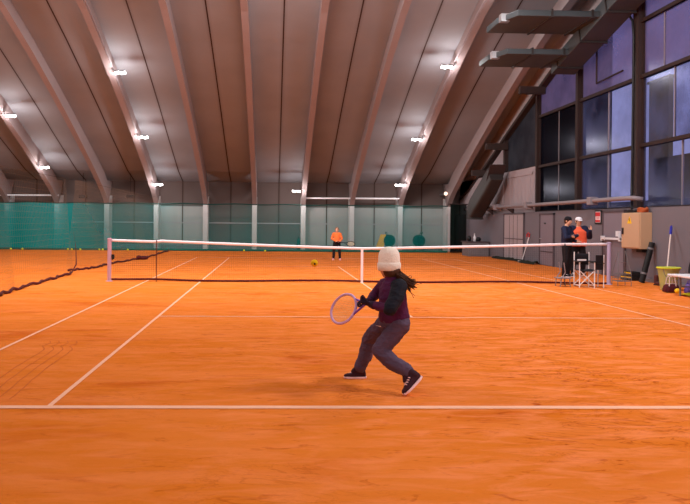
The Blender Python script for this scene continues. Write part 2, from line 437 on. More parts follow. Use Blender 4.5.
for (a, za), (b, zb) in zip(skin, skin[1:]):
    roof.prism([(XL, a, za), (XL, b, zb), (XL, b, zb + 0.15), (XL, a, za + 0.15)], (10.75 - XL, 0, 0))
struct('ceiling', roof, M['roof'])
struct('wall_far', MB().bbox(XL, 10.75, YF, YF + 0.2, 0, 3.9), M['wallfar'])
struct('wall_near', MB().bbox(XL, 10.75, -3.3, -3.1, 0, 3.9), M['back'])
wl = MB(); wl.prism([(XL - 0.2, y, z + 0.1) for y, z in skin] + [(XL - 0.2, skin[-1][0], 0), (XL - 0.2, 38.3, 0)], (0.2, 0, 0))
struct('wall_left', wl, M['back'])
struct('baseboard_far', MB().bbox(XL, 9.2, YF - 0.05, YF, 0, 0.25), M['grey'])
# ribs with their columns
for k in range(-6, 5):
    x = RIB0 + RIBS * k
    mb = MB(); w = 0.12 if k != 4 else 0.13
    up = [(y, min(z_skin(y) + 0.02, z + 0.95)) for y, z in inner]
    up[0] = (37.5 + 0.78, 3.7); up[-1] = (35.2 - 38.28, 3.7)
    n = len(inner)
    for i in range(n - 1):
        (a, za), (b, zb) = inner[i], inner[i + 1]; (c, zc), (d, zd) = up[i], up[i + 1]
        mb.prism([(x - w, a, za), (x - w, b, zb), (x - w, d, zd), (x - w, c, zc)], (2 * w, 0, 0))
    struct('roof_beam', mb, M['rib'])
    cm = MB()
    cm.prism([(x - 0.125, 37.55, 0), (x - 0.125, 38.3, 0), (x - 0.125, 38.3, 2.9), (x - 0.125, 37.5, 2.47)], (0.25, 0, 0))
    struct('column', cm, M['column'])
M['walllow'] = panel_mat('pale_lower_sheet', (164, 160, 158))
struct('trim_21', MB().bbox(1.65, 9.5, YF - 0.03, YF, 0.25, 2.35).bbox(-6.25, -3.65, YF - 0.03, YF, 0.25, 2.35), M['walllow'])
# horizontal rail on the far wall
struct('trim_1', MB().bbox(XL, 9.3, YF - 0.06, YF - 0.01, 1.42, 1.48), M['wallpale'])

# right-hand wall: low masonry, boarded bay, then glazed gable
struct('wall_right', MB().bbox(XR, XR + 0.45, -3.1, 38.3, 0, 2.02), M['wall'])
struct('wall_right_board', MB().bbox(10.42, 10.62, 27.3, 38.3, 2.02, 3.84), M['wallpale'])
bd = MB()
for i in range(6): bd.bbox(10.40, 10.42, 27.75 + i * 0.48, 27.77 + i * 0.48, 2.2, 3.55)
bd.bbox(10.39, 10.42, 27.4, 31.2, 3.55, 3.68); bd.bbox(10.39, 10.42, 27.4, 31.2, 2.15, 2.24)
bd.bbox(10.39, 10.42, 31.05, 31.2, 2.15, 3.65); bd.bbox(10.39, 10.42, 27.35, 27.5, 2.15, 3.65)
struct('trim_2', bd, M['wallpale'])
posts_y = [31.1, 27.28, 23.6, 19.72, 15.9, 12.0]
TOPZ = lambda y: z_skin(y) - 0.55
# gable rafter following the roof edge
rf = MB(); rg = MB()
for (a, za), (b, zb) in zip(skin[:10], skin[1:11]):
    rf.prism([(10.42, a, za - 0.78), (10.42, b, zb - 0.78), (10.42, b, zb + 0.02), (10.42, a, za + 0.02)], (0.2, 0, 0))
    rg.prism([(10.36, a, za - 0.90), (10.36, b, zb - 0.90), (10.36, b, zb - 0.76), (10.36, a, za - 0.76)], (0.28, 0, 0))
struct('trim_3', rf, M['rib'])
struct('trim_20', rg, M['timber'])
wn = 0
def pane_window(y0, y1, z0, z1, m, split=(), zt=None):
    """one glazed field of the gable, steel frame and panes; zt gives a sloped head"""
    global wn; wn += 1
    root = bpy.data.objects.new('window_%d' % wn, None); COL.objects.link(root); root['kind'] = 'structure'
    root.location = (10.6, (y0 + y1) / 2, z0)
    f = MB(); t = 0.05
    h0, h1 = zt or (z1, z1)
    f.bbox(10.55, 10.65, y0, y1, z0, z0 + t)
    f.prism([(10.55, y0, h0 - t), (10.55, y1, h1 - t), (10.55, y1, h1), (10.55, y0, h0)], (0.1, 0, 0))
    f.bbox(10.55, 10.65, y0, y0 + t, z0, h0); f.bbox(10.55, 10.65, y1 - t, y1, z0, h1)
    obj('window_frame', f, M['rust'], root)
    ys = [y0 + t] + list(split) + [y1 - t]
    for a, b in zip(ys, ys[1:]):
        ha = h0 + (h1 - h0) * (a - y0) / (y1 - y0); hb = h0 + (h1 - h0) * (b - y0) / (y1 - y0)
        p = MB().prism([(10.595, a + 0.012, z0 + t), (10.595, b - 0.012, z0 + t), (10.595, b - 0.012, hb - t), (10.595, a + 0.012, ha - t)], (0.012, 0, 0))
        obj('pane', p, m, root)
    if split:
        g = MB()
        for y in split: g.bbox(10.58, 10.63, y - 0.014, y + 0.014, z0 + t, z1 - t)
        obj('glazing_bar', g, M['pipe'], root)
S0, S1, S2 = 2.02, 3.82, 5.80
def sl(y): return z_skin(y) - 0.85
# bay 27.3-31.1: one grey window over the boarding
pane_window(27.4, 31.0, 3.86, 5.3, M['paneg'], (), zt=(sl(27.4), sl(31.0)))
pane_window(23.7, 27.2, S0, S1, M['paned'], (25.4,)); pane_window(23.7, 27.2, S1, S2, M['paned'], (25.4,))
pane_window(23.7, 27.2, S2, 7.5, M['violet'], (), zt=(sl(23.7), sl(27.2)))
pane_window(19.85, 23.5, S0, S1, M['pane'], (21.6,)); pane_window(19.85, 23.5, S1, S2, M['pane'], (21.6,))
pane_window(19.85, 23.5, S2, 8.6, M['violet'], (), zt=(sl(19.85), sl(23.5)))
pane_window(16.0, 19.55, S0, S1, M['pane'], (17.63,)); pane_window(16.0, 19.55, S1, S2, M['pane'], (18.0, 17.0))
pane_window(16.0, 19.55, S2, 7.4, M['violet'], (17.2, 18.5)); pane_window(16.0, 19.55, 7.4, 9.0, M['violet'], (), zt=(9.2, sl(19.55)))
pane_window(12.1, 15.8, S0, S1, M['pane'], (14.0,)); pane_window(12.1, 15.8, S1, S2, M['pane'], (14.0,)); pane_window(12.1, 15.8, S2, 9.0, M['violet'], (14.0,))
for i, y in enumerate(posts_y):
    hw = 0.09
    if i == 3: hw = 0.15
    struct('trim_%d' % (4 + i), MB().bbox(10.44, 10.68, y - hw, y + hw, 2.02, z_skin(y) - 0.02), M['darkpost'] if i == 3 else M['rust'])
# deep mullion rails along the gable
for i, (z, y0, y1) in enumerate(((3.82, 12, 27.28), (5.80, 12, 27.28), (7.4, 12, 19.72))):
    struct('trim_%d' % (11 + i), MB().bbox(10.5, 10.66, y0, y1, z - 0.05, z + 0.05), M['rust'])
gw = MB()
gw.prism([(10.62, 31.1, 3.84), (10.62, 38.3, 3.84), (10.62, 38.3, z_skin(38.3)), (10.62, 31.1, z_skin(31.1))], (0.05, 0, 0))
struct('wall_right_gable', gw, M['wallpale'])
wr = MB().prism([(10.7, y, z + 0.1) for y, z in skin[9:]] + [(10.7, skin[-1][0], 2.0), (10.7, 12, 2.0), (10.7, 12, 9.8)], (0.1, 0, 0))
struct('wall_right_near', MB().bbox(10.6, 10.75, -3.1, 12, 2.0, 9.5), M['back'])
# white sheet frame (ventilation flap) on the upper violet sheet
fl = MB()
fl.tube([(10.52, 22.3, 7.35), (10.52, 22.3, 6.15)], 0.03); fl.tube([(10.52, 22.3, 6.15), (10.52, 20.6, 6.2)], 0.03); fl.bbox(10.48, 10.54, 21.9, 22.4, 7.3, 7.4)
tag(obj('window_stay', fl, M['rust']), 'thin rusty metal stay frame on the violet upper gable sheet', 'window stay')
# purlin stubs between last rib and gable
for y, z in ((30.95, 5.02), (33.1, 3.98), (26.7, 6.75)):
    struct('beam', MB().box((10.05, y, z), (1.0, 0.22, 0.28)), M['timber'])

# doors in the right wall
def door(i, y0, y1, h, m, z0=0.02):
    root = bpy.data.objects.new('door_%d' % i, None); COL.objects.link(root); root.location = (XR, (y0 + y1) / 2, 0); root['kind'] = 'structure'
    obj('door_leaf', MB().bbox(XR - 0.035, XR - 0.005, y0 + 0.05, y1 - 0.05, z0, h - 0.05), m, root)
    fr = MB(); fr.bbox(XR - 0.06, XR, y0, y0 + 0.06, 0, h); fr.bbox(XR - 0.06, XR, y1 - 0.06, y1, 0, h); fr.bbox(XR - 0.06, XR, y0, y1, h - 0.06, h)
    obj('door_frame', fr, M['doordark'], root)
    return root
d1 = door(1, 27.75, 30.2, 2.0, M['wallpale'])
g = MB()
for y in (28.5, 28.98, 29.45): g.bbox(XR - 0.045, XR - 0.034, y, y + 0.02, 0.1, 1.9)
g.bbox(XR - 0.045, XR - 0.034, 27.85, 30.1, 0.9, 0.93)
obj('panel_groove', g, M['doordark'], d1)
d2 = door(2, 24.75, 26.1, 1.95, M['door'])
obj('door_handle', MB().tube([(XR - 0.04, 25.95, 1.0), (XR - 0.09, 25.95, 1.0), (XR - 0.09, 25.83, 1.0)], 0.012), M['chrome'], d2)
obj('door_plate', MB().bbox(XR - 0.05, XR - 0.034, 25.5, 25.65, 1.55, 1.6), M['blackplastic'], d2)
obj('door_rail', MB().bbox(XR - 0.045, XR - 0.034, 24.85, 26.0, 0.5, 0.54), M['doordark'], d2)
d3 = door(3, 19.68, 21.06, 1.98, M['door'])
pb = MB().bbox(XR - 0.14, XR - 0.09, 19.8, 20.98, 1.10, 1.16)
pb.bbox(XR - 0.14, XR - 0.03, 20.9, 20.98, 1.06, 1.2); pb.bbox(XR - 0.14, XR - 0.03, 19.8, 19.88, 1.06, 1.2)
obj('push_bar', pb, M['white'], d3)
obj('lock_case', MB().bbox(XR - 0.1, XR - 0.03, 19.95, 20.12, 1.2, 1.36), M['white'], d3)
struct('baseboard_right', MB().bbox(XR - 0.03, XR, 12, 19.65, 0, 0.1), M['grey'])

# outside seen through the glass
ext = MB(); ext.bbox(16.4, 16.6, 28.3, 29.8, 0, 7.7); ext.bbox(16.4, 16.6, 26.6, 29.4, 0, 4.4); ext.bbox(16.35, 16.65, 28.2, 29.9, 7.7, 7.8); ext.bbox(16.6, 18.5, 29.2, 29.7, 0, 4.2)
tag(obj('neighbouring_building', ext, M['exterior']), 'grey rendered block standing outside beyond the gable windows', 'building')
ext = MB(); ext.bbox(20, 20.3, 41.0, 66, 0, 13.5); ext.bbox(19.9, 20.4, 40.9, 66.2, 13.5, 13.8); ext.bbox(14.5, 15, 16, 46, 0, 2.5)
tag(obj('outbuilding', ext, M['exteriordark']), 'long dim outbuilding outside behind the dark gable panes', 'building')

# ------------------------------------------------------------------ court lines
X0, D0 = -1.83, 5.749
def line(name, x0, x1, y0, y1, label):
    mb = MB(); n = max(1, int(max(x1 - x0, y1 - y0) / 0.5))
    if x1 - x0 > y1 - y0: mb.grid(lambda u, v: V((x0 + (x1 - x0) * u, y0 + (y1 - y0) * v, 0.004 + 0.0015 * noise.noise(V((u * 60, 0, y0))))), n * 2, 1)
    else: mb.grid(lambda u, v: V((x0 + (x1 - x0) * u, y0 + (y1 - y0) * v, 0.004 + 0.0015 * noise.noise(V((x0, v * 60, 0))))), 1, n * 2)
    tag(obj(name, mb, M['line']), label, 'court line', 'white court line tapes')
W = 0.022
FARY = D0 + 23.77; NETY = D0 + 11.885; SW = 8.23
line('baseline', X0 - 4.6, X0 + SW + 1.4, D0 - 0.045, D0 + 0.045, 'pale pink near baseline crossing in front of the running girl')
line('baseline', X0 - 1.37, X0 + SW + 1.37, FARY - 0.045, FARY + 0.045, 'faint far baseline behind the orange-topped player')
line('singles_sideline', X0 - W, X0 + W, D0, FARY, 'left singles sideline, the long diagonal meeting the near baseline')
line('singles_sideline', X0 + SW - W, X0 + SW + W, D0, FARY, 'right singles sideline running past the end of the service line')
line('doubles_sideline', X0 - 1.37 - W, X0 - 1.37 + W, D0, FARY, 'left doubles sideline, outermost line beside the divider net')
line('doubles_sideline', X0 + SW + 1.37 - W, X0 + SW + 1.37 + W, D0, FARY, 'right doubles sideline passing under the folding chair')
line('service_line', X0, X0 + SW, NETY - 6.4 - 0.026, NETY - 6.4 + 0.026, 'thin near service line behind the girl with the racket')
line('service_line', X0, X0 + SW, NETY + 6.4 - W, NETY + 6.4 + W, 'faint far service line beyond the tennis net')
line('center_service_line', X0 + SW / 2 - W, X0 + SW / 2 + W, NETY - 6.4, NETY + 6.4, 'short central line passing under the net strap')
# wavy wheel-drag marks in the clay on the left
tr = MB()
base = [(-2.40, 6.0), (-2.42, 6.29), (-2.47, 6.86), (-2.50, 7.53), (-2.50, 8.05), (-2.53, 8.35), (-2.62, 8.52), (-2.60, 8.75), (-2.67, 8.95)]
for off in (-0.17, -0.06, 0.05, 0.16):
    pts = []
    for i in range(len(base) - 1):
        for t in range(4):
            a, b = base[i], base[i + 1]; u = t / 4; pts.append((a[0] + (b[0] - a[0]) * u + off + 0.008 * math.sin(i + u * 3), a[1] + (b[1] - a[1]) * u))
    for (ax, ay), (bx, by) in zip(pts, pts[1:]):
        tr.quad((ax - 0.006, ay, 0.0025), (ax + 0.006, ay, 0.0025), (bx + 0.006, by, 0.0025), (bx - 0.006, by, 0.0025))
M['mark'] = mat('raked_clay', (204, 98, 26), 0.95, 0.15, 8)
tag(obj('drag_mark', tr, M['mark']), 'parallel wavy drag marks raked in the clay near the left baseline corner', 'floor mark')['kind'] = 'stuff'

# ------------------------------------------------------------------ tennis net
NC = X0 + SW / 2
XPL, XPR = NC - 6.40, NC + 6.40
def nettop(x):
    sx = (X0 - 1.1, X0 + SW + 1.25)                       # singles sticks
    if x < sx[0]: return 1.035 + 0.03 * abs(x - sx[0]) / 1.2
    if x > sx[1]: return 1.055 + 0.012 * (x - sx[1])
    t = abs(x - NC) / (NC - sx[0]) if x < NC else (x - NC) / (sx[1] - NC)
    return 0.905 + (1.06 - 0.905) * (0.72 * t + 0.28 * t * t)
def netbot(x): return 0.042 + 0.014 * math.sin(x * 1.3) + 0.012 * math.exp(-(x - XPL - 1.2) ** 2 * 4)
net = thing('tennis_net', 'tennis net with white headband and pink posts across the clay court', 'tennis net', (NC, NETY, 0))
ng = MB(); s = 0.0009; x = XPL + 0.1
while x < XPR - 0.08:
    ng.bbox(x - s, x + s, NETY - s, NETY + s, netbot(x), nettop(x)); x += 0.048
for j in range(1, 20):
    t = j / 20; prev = None
    for i in range(49):
        xx = XPL + 0.1 + (XPR - XPL - 0.2) * i / 48; zz = netbot(xx) + (nettop(xx) - netbot(xx)) * t
        if prev: ng.prism([(prev[0], NETY - s, prev[1] - s), (xx, NETY - s, zz - s), (xx, NETY - s, zz + s), (prev[0], NETY - s, prev[1] + s)], (0, 2 * s, 0))
        prev = (xx, zz)
obj('netting', ng, M['netblack'], net)
hb = MB()
hb.loft([((xx, NETY, nettop(xx) - 0.028), (0, 0.014, 0), (0, 0, 0.034)) for xx in [XPL + 0.03 + (XPR - XPL - 0.06) * i / 80 for i in range(81)]], 10)
obj('headband', hb, M['band'], net, smooth=True)
hm = MB()
hm.loft([((xx, NETY, netbot(xx)), (0, 0.012, 0), (0, 0, 0.026)) for xx in [XPL + 0.055 + (XPR - XPL - 0.11) * i / 80 for i in range(81)]], 8)
obj('bottom_hem', hm, M['hem'], net, smooth=True)
obj('center_strap', MB().bbox(NC - 0.03, NC + 0.03, NETY - 0.022, NETY + 0.022, 0.0, 0.90), M['band'], net)
for xx, m, h in ((XPL, M['post'], 1.08), (XPR, M['postr'], 1.08)):
    p = MB().lathe([(0.05, 0), (0.05, h - 0.03), (0.056, h - 0.03), (0.056, h), (0.03, h + 0.012)], (xx, NETY, 0), n=16)
    p.lathe([(0.09, 0), (0.09, 0.012), (0.05, 0.02)], (xx, NETY, 0), n=16)
    obj('post', p, m, net, smooth=False)
obj('winder', MB().box((XPL + 0.09, NETY, 0.62), (0.06, 0.06, 0.12)).tube([(XPL + 0.1, NETY - 0.03, 0.62), (XPL + 0.1, NETY - 0.12, 0.62), (XPL + 0.1, NETY - 0.12, 0.54)], 0.01), M['blackplastic'], net)
for xx in (X0 - 1.1, X0 + SW + 1.12):
    obj('singles_stick', MB().bbox(xx - 0.009, xx + 0.009, NETY - 0.04, NETY - 0.018, 0, nettop(xx) - 0.01), M['hem'] if xx < 0 else M['netblack'], net)

# ------------------------------------------------------------------ nets around the court
bn = thing('back_net', 'long teal net curtain hanging in front of the far columns', 'net curtain', (-3, 36, 0))
def bnf(u, v):
    x = XL + 0.2 + (9.15 - XL - 0.2) * u
    return V((x, 36.0 + 0.07 * math.sin(x * 1.7) + 0.03 * math.sin(x * 4.1), 0.03 + v * (2.40 + 0.02 * math.sin(x * 2.4))))
obj('net_cloth', MB().grid(bnf, 220, 6), M['teal'], bn, smooth=True)
obj('top_hem', MB().tube([bnf(i / 110, 1) for i in range(111)], 0.03, 6), M['tealhem'], bn)
obj('bottom_hem', MB().tube([bnf(i / 110, 0) + V((0, -0.01, 0.02)) for i in range(111)], 0.06, 6), M['greenhem'], bn)
dc = thing('dark_curtain', 'dark green curtain in the far right corner below the duct', 'curtain', (9.6, 35.7, 0))
def dcf(u, v):
    x = 9.2 + 0.85 * u; return V((x, 35.7 + 0.06 * math.sin(u * 22), 0.02 + v * 2.5))
obj('curtain_cloth', MB().grid(dcf, 40, 6), M['darkcurtain'], dc, smooth=True)
obj('curtain_rail', MB().tube([(9.1, 35.7, 2.54), (10.2, 35.7, 2.54)], 0.025), M['darkpost'], dc)

def divider(name, label, base, top, lead_end=None):
    """open mesh net hung along the court edge; base is the line of its hem"""
    rt = thing(name, label, 'divider net', (base[0][0], base[0][1], 0), group=None)
    def along(t):
        t = min(max(t, 0), 0.99999) * (len(base) - 1); i = int(t); u = t - i
        a, b = base[i], base[i + 1]; return V((a[0] + (b[0] - a[0]) * u, a[1] + (b[1] - a[1]) * u, 0))
    n = int(abs(base[-1][1] - base[0][1]) / 0.14)
    ms = MB(); e = 0.0010
    def pt(t, v):
        p = along(t); q = V((-5.9, p.y, top)); r = V((p.x, p.y, 0.03)); a = r.lerp(q, v); a.x += 0.05 * math.sin(p.y * 2.3 + 3 * v) * (1 - v); return a
    for i in range(n + 1):
        P = [pt(i / n, v / 4) for v in range(5)]
        for a, b in zip(P, P[1:]): ms.prism([a + V((0, -e, 0)), a + V((0, e, 0)), b + V((0, e, 0)), b + V((0, -e, 0))], (2 * e, 0, 0))
    for j in range(1, 19):
        P = [pt(i / 40, j / 19) for i in range(41)]
        for a, b in zip(P, P[1:]): ms.prism([a + V((0, 0, -e)), a + V((0, 0, e)), b + V((0, 0, e)), b + V((0, 0, -e))], (2 * e, 0, 0))
    obj('netting', ms, M['divnet'], rt)
    obj('bottom_hem', MB().tube([along(i / 60) + V((0.04 * math.sin(i * 0.9), 0, 0.035 + 0.02 * math.sin(i * 1.7))) for i in range(61)], 0.034, 7), M['hem'], rt, smooth=True)
    obj('top_cable', MB().tube([(-5.9, base[0][1], top), (-5.9, (base[0][1] + base[-1][1]) / 2, top - 0.05), (-5.9, base[-1][1], top)], 0.004, 5), M['timber'], rt)
    return rt
dn1 = divider('divider_net', 'near divider net at the left edge with sagging dark hem on the clay',
              [(-5.3, 6.0), (-5.42, 12.0), (-5.46, 14.1), (-5.57, 15.3), (-5.64, 17.6), (-5.71, 19.9)], 2.72)
obj('side_cord', MB().tube([(-5.71, 19.9, 0.04), (-5.72, 20.4, 0.25), (-5.87, 20.9, 0.6), (-5.9, 20.9, 0.9), (-5.9, 20.7, 1.2)], [0.02, 0.018, 0.012, 0.004, 0.002], 6), M['hem'], dn1)
dn2 = divider('divider_net', 'far divider net continuing behind the left net post to the back net',
              [(-6.1, 20.9), (-5.68, 22.1), (-5.66, 24.6), (-5.32, 27.5), (-5.19, 29.55), (-5.3, 35.7)], 2.75)
wb = MB(); wb.ell((-5.12, 27.6, 0.075), (0.22, 0, 0), (0, 0.2, 0), (0, 0, 0.075)); wb.ell((-5.26, 27.45, 0.10), (0.1, 0, 0), (0, 0.14, 0), (0, 0, 0.075))
tag(obj('net_weight', wb, M['hem'], smooth=True), 'dark red sandbag weighing down the hem of the far divider net', 'weight bag')
# vertical hanging cords of the nets in front of the far wall
# ------------------------------------------------------------------ flood lights on the ribs
def flood(x, y, side, label, rot=0.0):
    z = z_inner(y) - 0.02
    t = thing('floodlight', label, 'floodlight', (x, y, z), group='twin LED floodlights on the roof ribs')
    br = MB().bbox(x - 0.03, x + 0.03, y - 0.04, y + 0.04, z - 0.02, z + 0.14)
    br.tube([(x, y, z), (x + side * 0.12, y, z - 0.05), (x + side * 0.54, y, z - 0.05)], 0.022)
    obj('bracket', br, M['chrome'], t)
    for k in (0.20, 0.44):
        c = V((x + side * k, y - 0.02, z - 0.07)); tilt = Matrix.Rotation(-0.5, 3, 'X') @ Matrix.Rotation(side * -0.25, 3, 'Y')
        h = obj('lamp_head', MB().box(c, (0.20, 0.16, 0.07), tilt), M['grey'], t, bevel=0.01)
        obj('led_panel', MB().box(c + tilt @ V((0, 0, -0.042)), (0.18, 0.14, 0.015), tilt), M['lamp'], h)
    ld = bpy.data.lights.new('flood_lamp', 'POINT'); ld.energy = 120; ld.shadow_soft_size = 0.12; ld.color = (1, 0.97, 0.96)
    lo = bpy.data.objects.new('flood_lamp', ld); COL.objects.link(lo); lo.parent = t; lo.location = (side * 0.3, -0.05, -0.22)
xa, xb, xc, xd = RIB0 - 2 * RIBS, RIB0 + 3 * RIBS, RIB0 - 4 * RIBS, RIB0 + RIBS
flood(xa + 0.10, 26.6, 1, 'uppermost twin floodlight on the bright rib left of centre')
flood(xa + 0.10, 31.4, 1, 'middle twin floodlight on the bright rib left of centre')
flood(xa + 0.10, 35.7, 1, 'lowest twin floodlight on the bright rib, above the left net post')
flood(xb - 0.12, 25.9, -1, 'twin floodlight below the metal ducts on the right rib, second from the top')
flood(xb - 0.12, 31.3, -1, 'middle twin floodlight on the right-hand lit rib')
flood(xb - 0.12, 35.5, -1, 'lowest twin floodlight of the right-hand rib near the far wall')
flood(xb - 0.12, 21.0, -1, 'bright twin floodlight at the top beside the metal duct end')
flood(xc + 0.1, 29.8, 1, 'twin floodlight at the left edge, higher on the leftmost rib')
flood(xc + 0.1, 34.2, 1, 'low twin floodlight above the teal net at far left')
flood(xd - 0.1, 36.2, -1, 'low twin floodlight above the white column behind the far player')
# pale strips added for the floodlight glow along the two lit ribs
for x, sgn, lb in ((xa, 1, 'narrow white strip standing in for lamplight on the bright left rib'), (xb, -1, 'narrow white strip standing in for lamplight on the right lit rib')):
    pts = [(x + sgn * 0.147, y, z + 0.06) for y, z in inner[2:10]]
    tag(obj('rib_glow_strip', MB().tube(pts, 0.03, 6), M['pipe']), lb, 'light strip')

# ------------------------------------------------------------------ ducts and pipes at upper right
def flatduct(x0, x1, y0, y1, z0, z1, label):
    t = thing('air_duct', label, 'air duct', ((x0 + x1) / 2, (y0 + y1) / 2, z0))
    mb = MB().prism([(x0 + 0.35, y0, z0), (x1, y0, z0), (x1, y1, z0), (x0, y1, z0), (x0, y0 + 0.9, z0)], (0, 0, z1 - z0))
    obj('duct_body', mb, M['duct'], t, bevel=0.02)
    for fx in (0.45, 0.85):
        x = x0 + (x1 - x0) * fx
        obj('flange', MB().bbox(x - 0.03, x + 0.03, y0 - 0.03, y1 + 0.03, z0 - 0.03, z1 + 0.03), M['ductdark'], t)
    obj('end_collar', MB().bbox(x0 + 0.02, x0 + 0.28, y0 + 0.5, y0 + 0.72, z0 - 0.02, z1 + 0.03), M['chrome'], t)
    return t
flatduct(7.15, 9.75, 22.1, 24.0, 7.02, 7.20, 'lower flat metal duct crossing from the lit rib to the gable')
flatduct(6.75, 9.75, 20.0, 21.9, 7.62, 7.80, 'upper flat metal duct crossing beside the brightest floodlight')
flatduct(6.6, 9.75, 17.3, 19.2, 8.2, 8.4, 'topmost flat metal duct cut by the upper edge of the photo')
md = thing('main_duct', 'large sloping sheet metal duct running up along the gable windows', 'air duct', (9.9, 21, 6.7))
mdm = MB().prism([(9.5, 23.5, 6.68), (9.5, 19.3, 7.72), (9.5, 14.0, 8.75), (9.5, 14.0, 9.25), (9.5, 19.3, 8.2), (9.5, 23.5, 7.15)], (0.82, 0, 0))
obj('duct_body', mdm, M['duct'], md, bevel=0.02)
for y in (23.0, 21.3, 19.6, 17.8):
    z = 6.55 + (24.0 - y) * 0.248
    obj('seam', MB().box((9.91, y, z + 0.27), (0.88, 0.05, 0.64), Matrix.Rotation(-0.235, 3, 'X')), M['ductdark'], md)
# sloped corner duct with its outlet
cd = thing('corner_duct', 'sloping rectangular duct with down-turned outlet in the far right corner', 'air duct', (9.6, 31.5, 2.0))
mb = MB()
mb.loft([((9.78, 30.2, 3.75), (0.30, 0, 0), (0, -0.25, -0.30)), ((9.72, 31.0, 3.2), (0.32, 0, 0), (0, -0.28, -0.34)), ((9.6, 32.2, 2.4), (0.34, 0, 0), (0, -0.25, -0.36)), ((9.55, 32.5, 2.1), (0.34, 0, 0), (0, -0.3, -0.28)), ((9.55, 32.5, 1.75), (0.34, 0, 0), (0, -0.36, -0.02))], 24, 6.0)
obj('duct_body', mb, M['ductdark'], cd)
cf = MB().box((9.78, 30.15, 3.78), (0.7, 0.06, 0.85), Matrix.Rotation(0.69, 3, 'X'))
obj('flange', cf, M['darkpost'], cd)
# long pipe on the wall under the windows
pp = thing('wall_pipe', 'long pale horizontal pipe with clamps under the gable windows', 'pipe', (10.05, 26, 2.2))
obj('pipe_run', MB().tube([(10.05, 36.0, 2.28), (10.05, 27.0, 2.28), (10.05, 19.4, 2.30), (10.12, 19.15, 2.30), (10.3, 19.0, 2.26)], 0.066, 14), M['pipe'], pp, smooth=True)
for y in (21.55, 27.1, 30.9, 34):
    obj('clamp', MB().bbox(9.93, 10.2, y - 0.12, y + 0.12, 2.16, 2.41), M['pipe'], pp, bevel=0.015)
for y in (29.0, 31.8):
    obj('pipe_bracket', MB().prism([(10.2, y, 2.19), (9.85, y, 2.19), (10.2, y, 1.95)], (0, 0.05, 0)), M['darkpost'], pp)
tag(obj('power_cable', MB().tube([(9.9, 20.3, 8.3), (10.25, 20.1, 8.0), (10.36, 19.75, 7.45), (10.38, 19.72, 7.0), (10.37, 19.7, 5), (10.38, 19.74, 3), (10.36, 19.72, 2.42), (10.2, 19.4, 2.12), (10.05, 19.1, 2.0)], 0.035, 8), M['blackplastic'], smooth=True), 'black cable drooping down the dark gable post', 'cable')
# white rails high on the far columns
for x0, x1, lb in ((-14.5, -11.42, 'white tube rail between the two leftmost far columns'), (1.55, 6.98, 'white tube rail above the far player between two columns')):
    tag(obj('tube_rail', MB().tube([(x0, 37.3, 2.83), (x1, 37.3, 2.85)], 0.045, 8), M['white']), lb, 'rail')
gl = thing('globe_lamp', 'small glowing round lamp high on the far right corner column', 'lamp', (9.3, 37.1, 3.1))
obj('lamp_base', MB().bbox(9.26, 9.36, 37.14, 38.3, 3.06, 3.16), M['grey'], gl)
obj('globe', MB().ell((9.3, 37.05, 3.14), (0.1, 0, 0), (0, 0.1, 0), (0, 0, 0.1)), M['globe'], gl, smooth=True)
# hanging cords with a small box under the left lights
for x, zt in ((-10.05, 2.78), (-7.55, 2.80)):
    hb_ = thing('hanging_box', 'small dark box hung on a cord left of the bright column' if x < -9 else 'small dark box on a cord between second and third columns', 'box', (x, 37, zt))
    obj('cord', MB().tube([(x, 37, zt + 0.1), (x, 37, z_skin(37))], 0.012, 5), M['netblack'], hb_)
    obj('case', MB().bbox(x - 0.19, x + 0.19, 36.85, 37.15, zt - 0.08, zt + 0.1), M['blackplastic'], hb_, bevel=0.02)
# ------------------------------------------------------------------ things along the right wall
def sign(name, label, cat, y0, y1, z0, z1):
    t = thing(name, label, cat, (XR - 0.02, (y0 + y1) / 2, z0))
    obj('board', MB().bbox(XR - 0.02, XR, y0, y1, z0, z1), M['blackplastic'], t)
    return t
sg = sign('wall_sign', 'small framed red and white notice on the wall beside the coaches', 'sign', 21.18, 21.62, 1.56, 2.0)
obj('sheet', MB().bbox(XR - 0.026, XR - 0.02, 21.24, 21.56, 1.61, 1.95), M['signwhite'], sg)
obj('red_field', MB().bbox(XR - 0.030, XR - 0.026, 21.25, 21.55, 1.80, 1.93).bbox(XR - 0.030, XR - 0.026, 21.25, 21.55, 1.62, 1.69), M['red'], sg)
fg = MB()
for k in range(3): fg.bbox(XR - 0.030, XR - 0.026, 21.29, 21.51, 1.715 + k * 0.025, 1.725 + k * 0.025)
obj('print_lines', fg, M['red'], sg)

cab = thing('electrical_cabinet', 'beige electrical cabinet with yellow warning triangle on the right wall', 'cabinet', (9.98, 18.6, 0.88))
obj('cabinet_body', MB().bbox(9.87, XR - 0.003, 18.32, 19.30, 0.89, 1.88), M['beige'], cab, bevel=0.012)
dr = obj('cabinet_door', MB().bbox(9.845, 9.868, 18.35, 19.27, 0.92, 1.85), M['beige'], cab, bevel=0.006)
obj('latch', MB().bbox(9.82, 9.845, 19.15, 19.22, 1.28, 1.46), M['blackplastic'], dr)
wt = MB().prism([(9.842, 18.960, 1.58), (9.842, 18.720, 1.58), (9.842, 18.840, 1.78)], (0.002, 0, 0))
tri = obj('warning_triangle', wt, M['yellow'], dr)
bo = MB().prism([(9.839, 18.860, 1.73), (9.839, 18.875, 1.675), (9.839, 18.850, 1.675), (9.839, 18.845, 1.61), (9.839, 18.815, 1.685), (9.839, 18.835, 1.685), (9.839, 18.830, 1.73)], (0.0028, 0, 0))
obj('bolt_symbol', bo, M['blackplastic'], dr)
obj('conduit_box', MB().bbox(9.98, XR - 0.003, 18.42, 18.72, 0.80, 0.89), M['blackplastic'], cab)
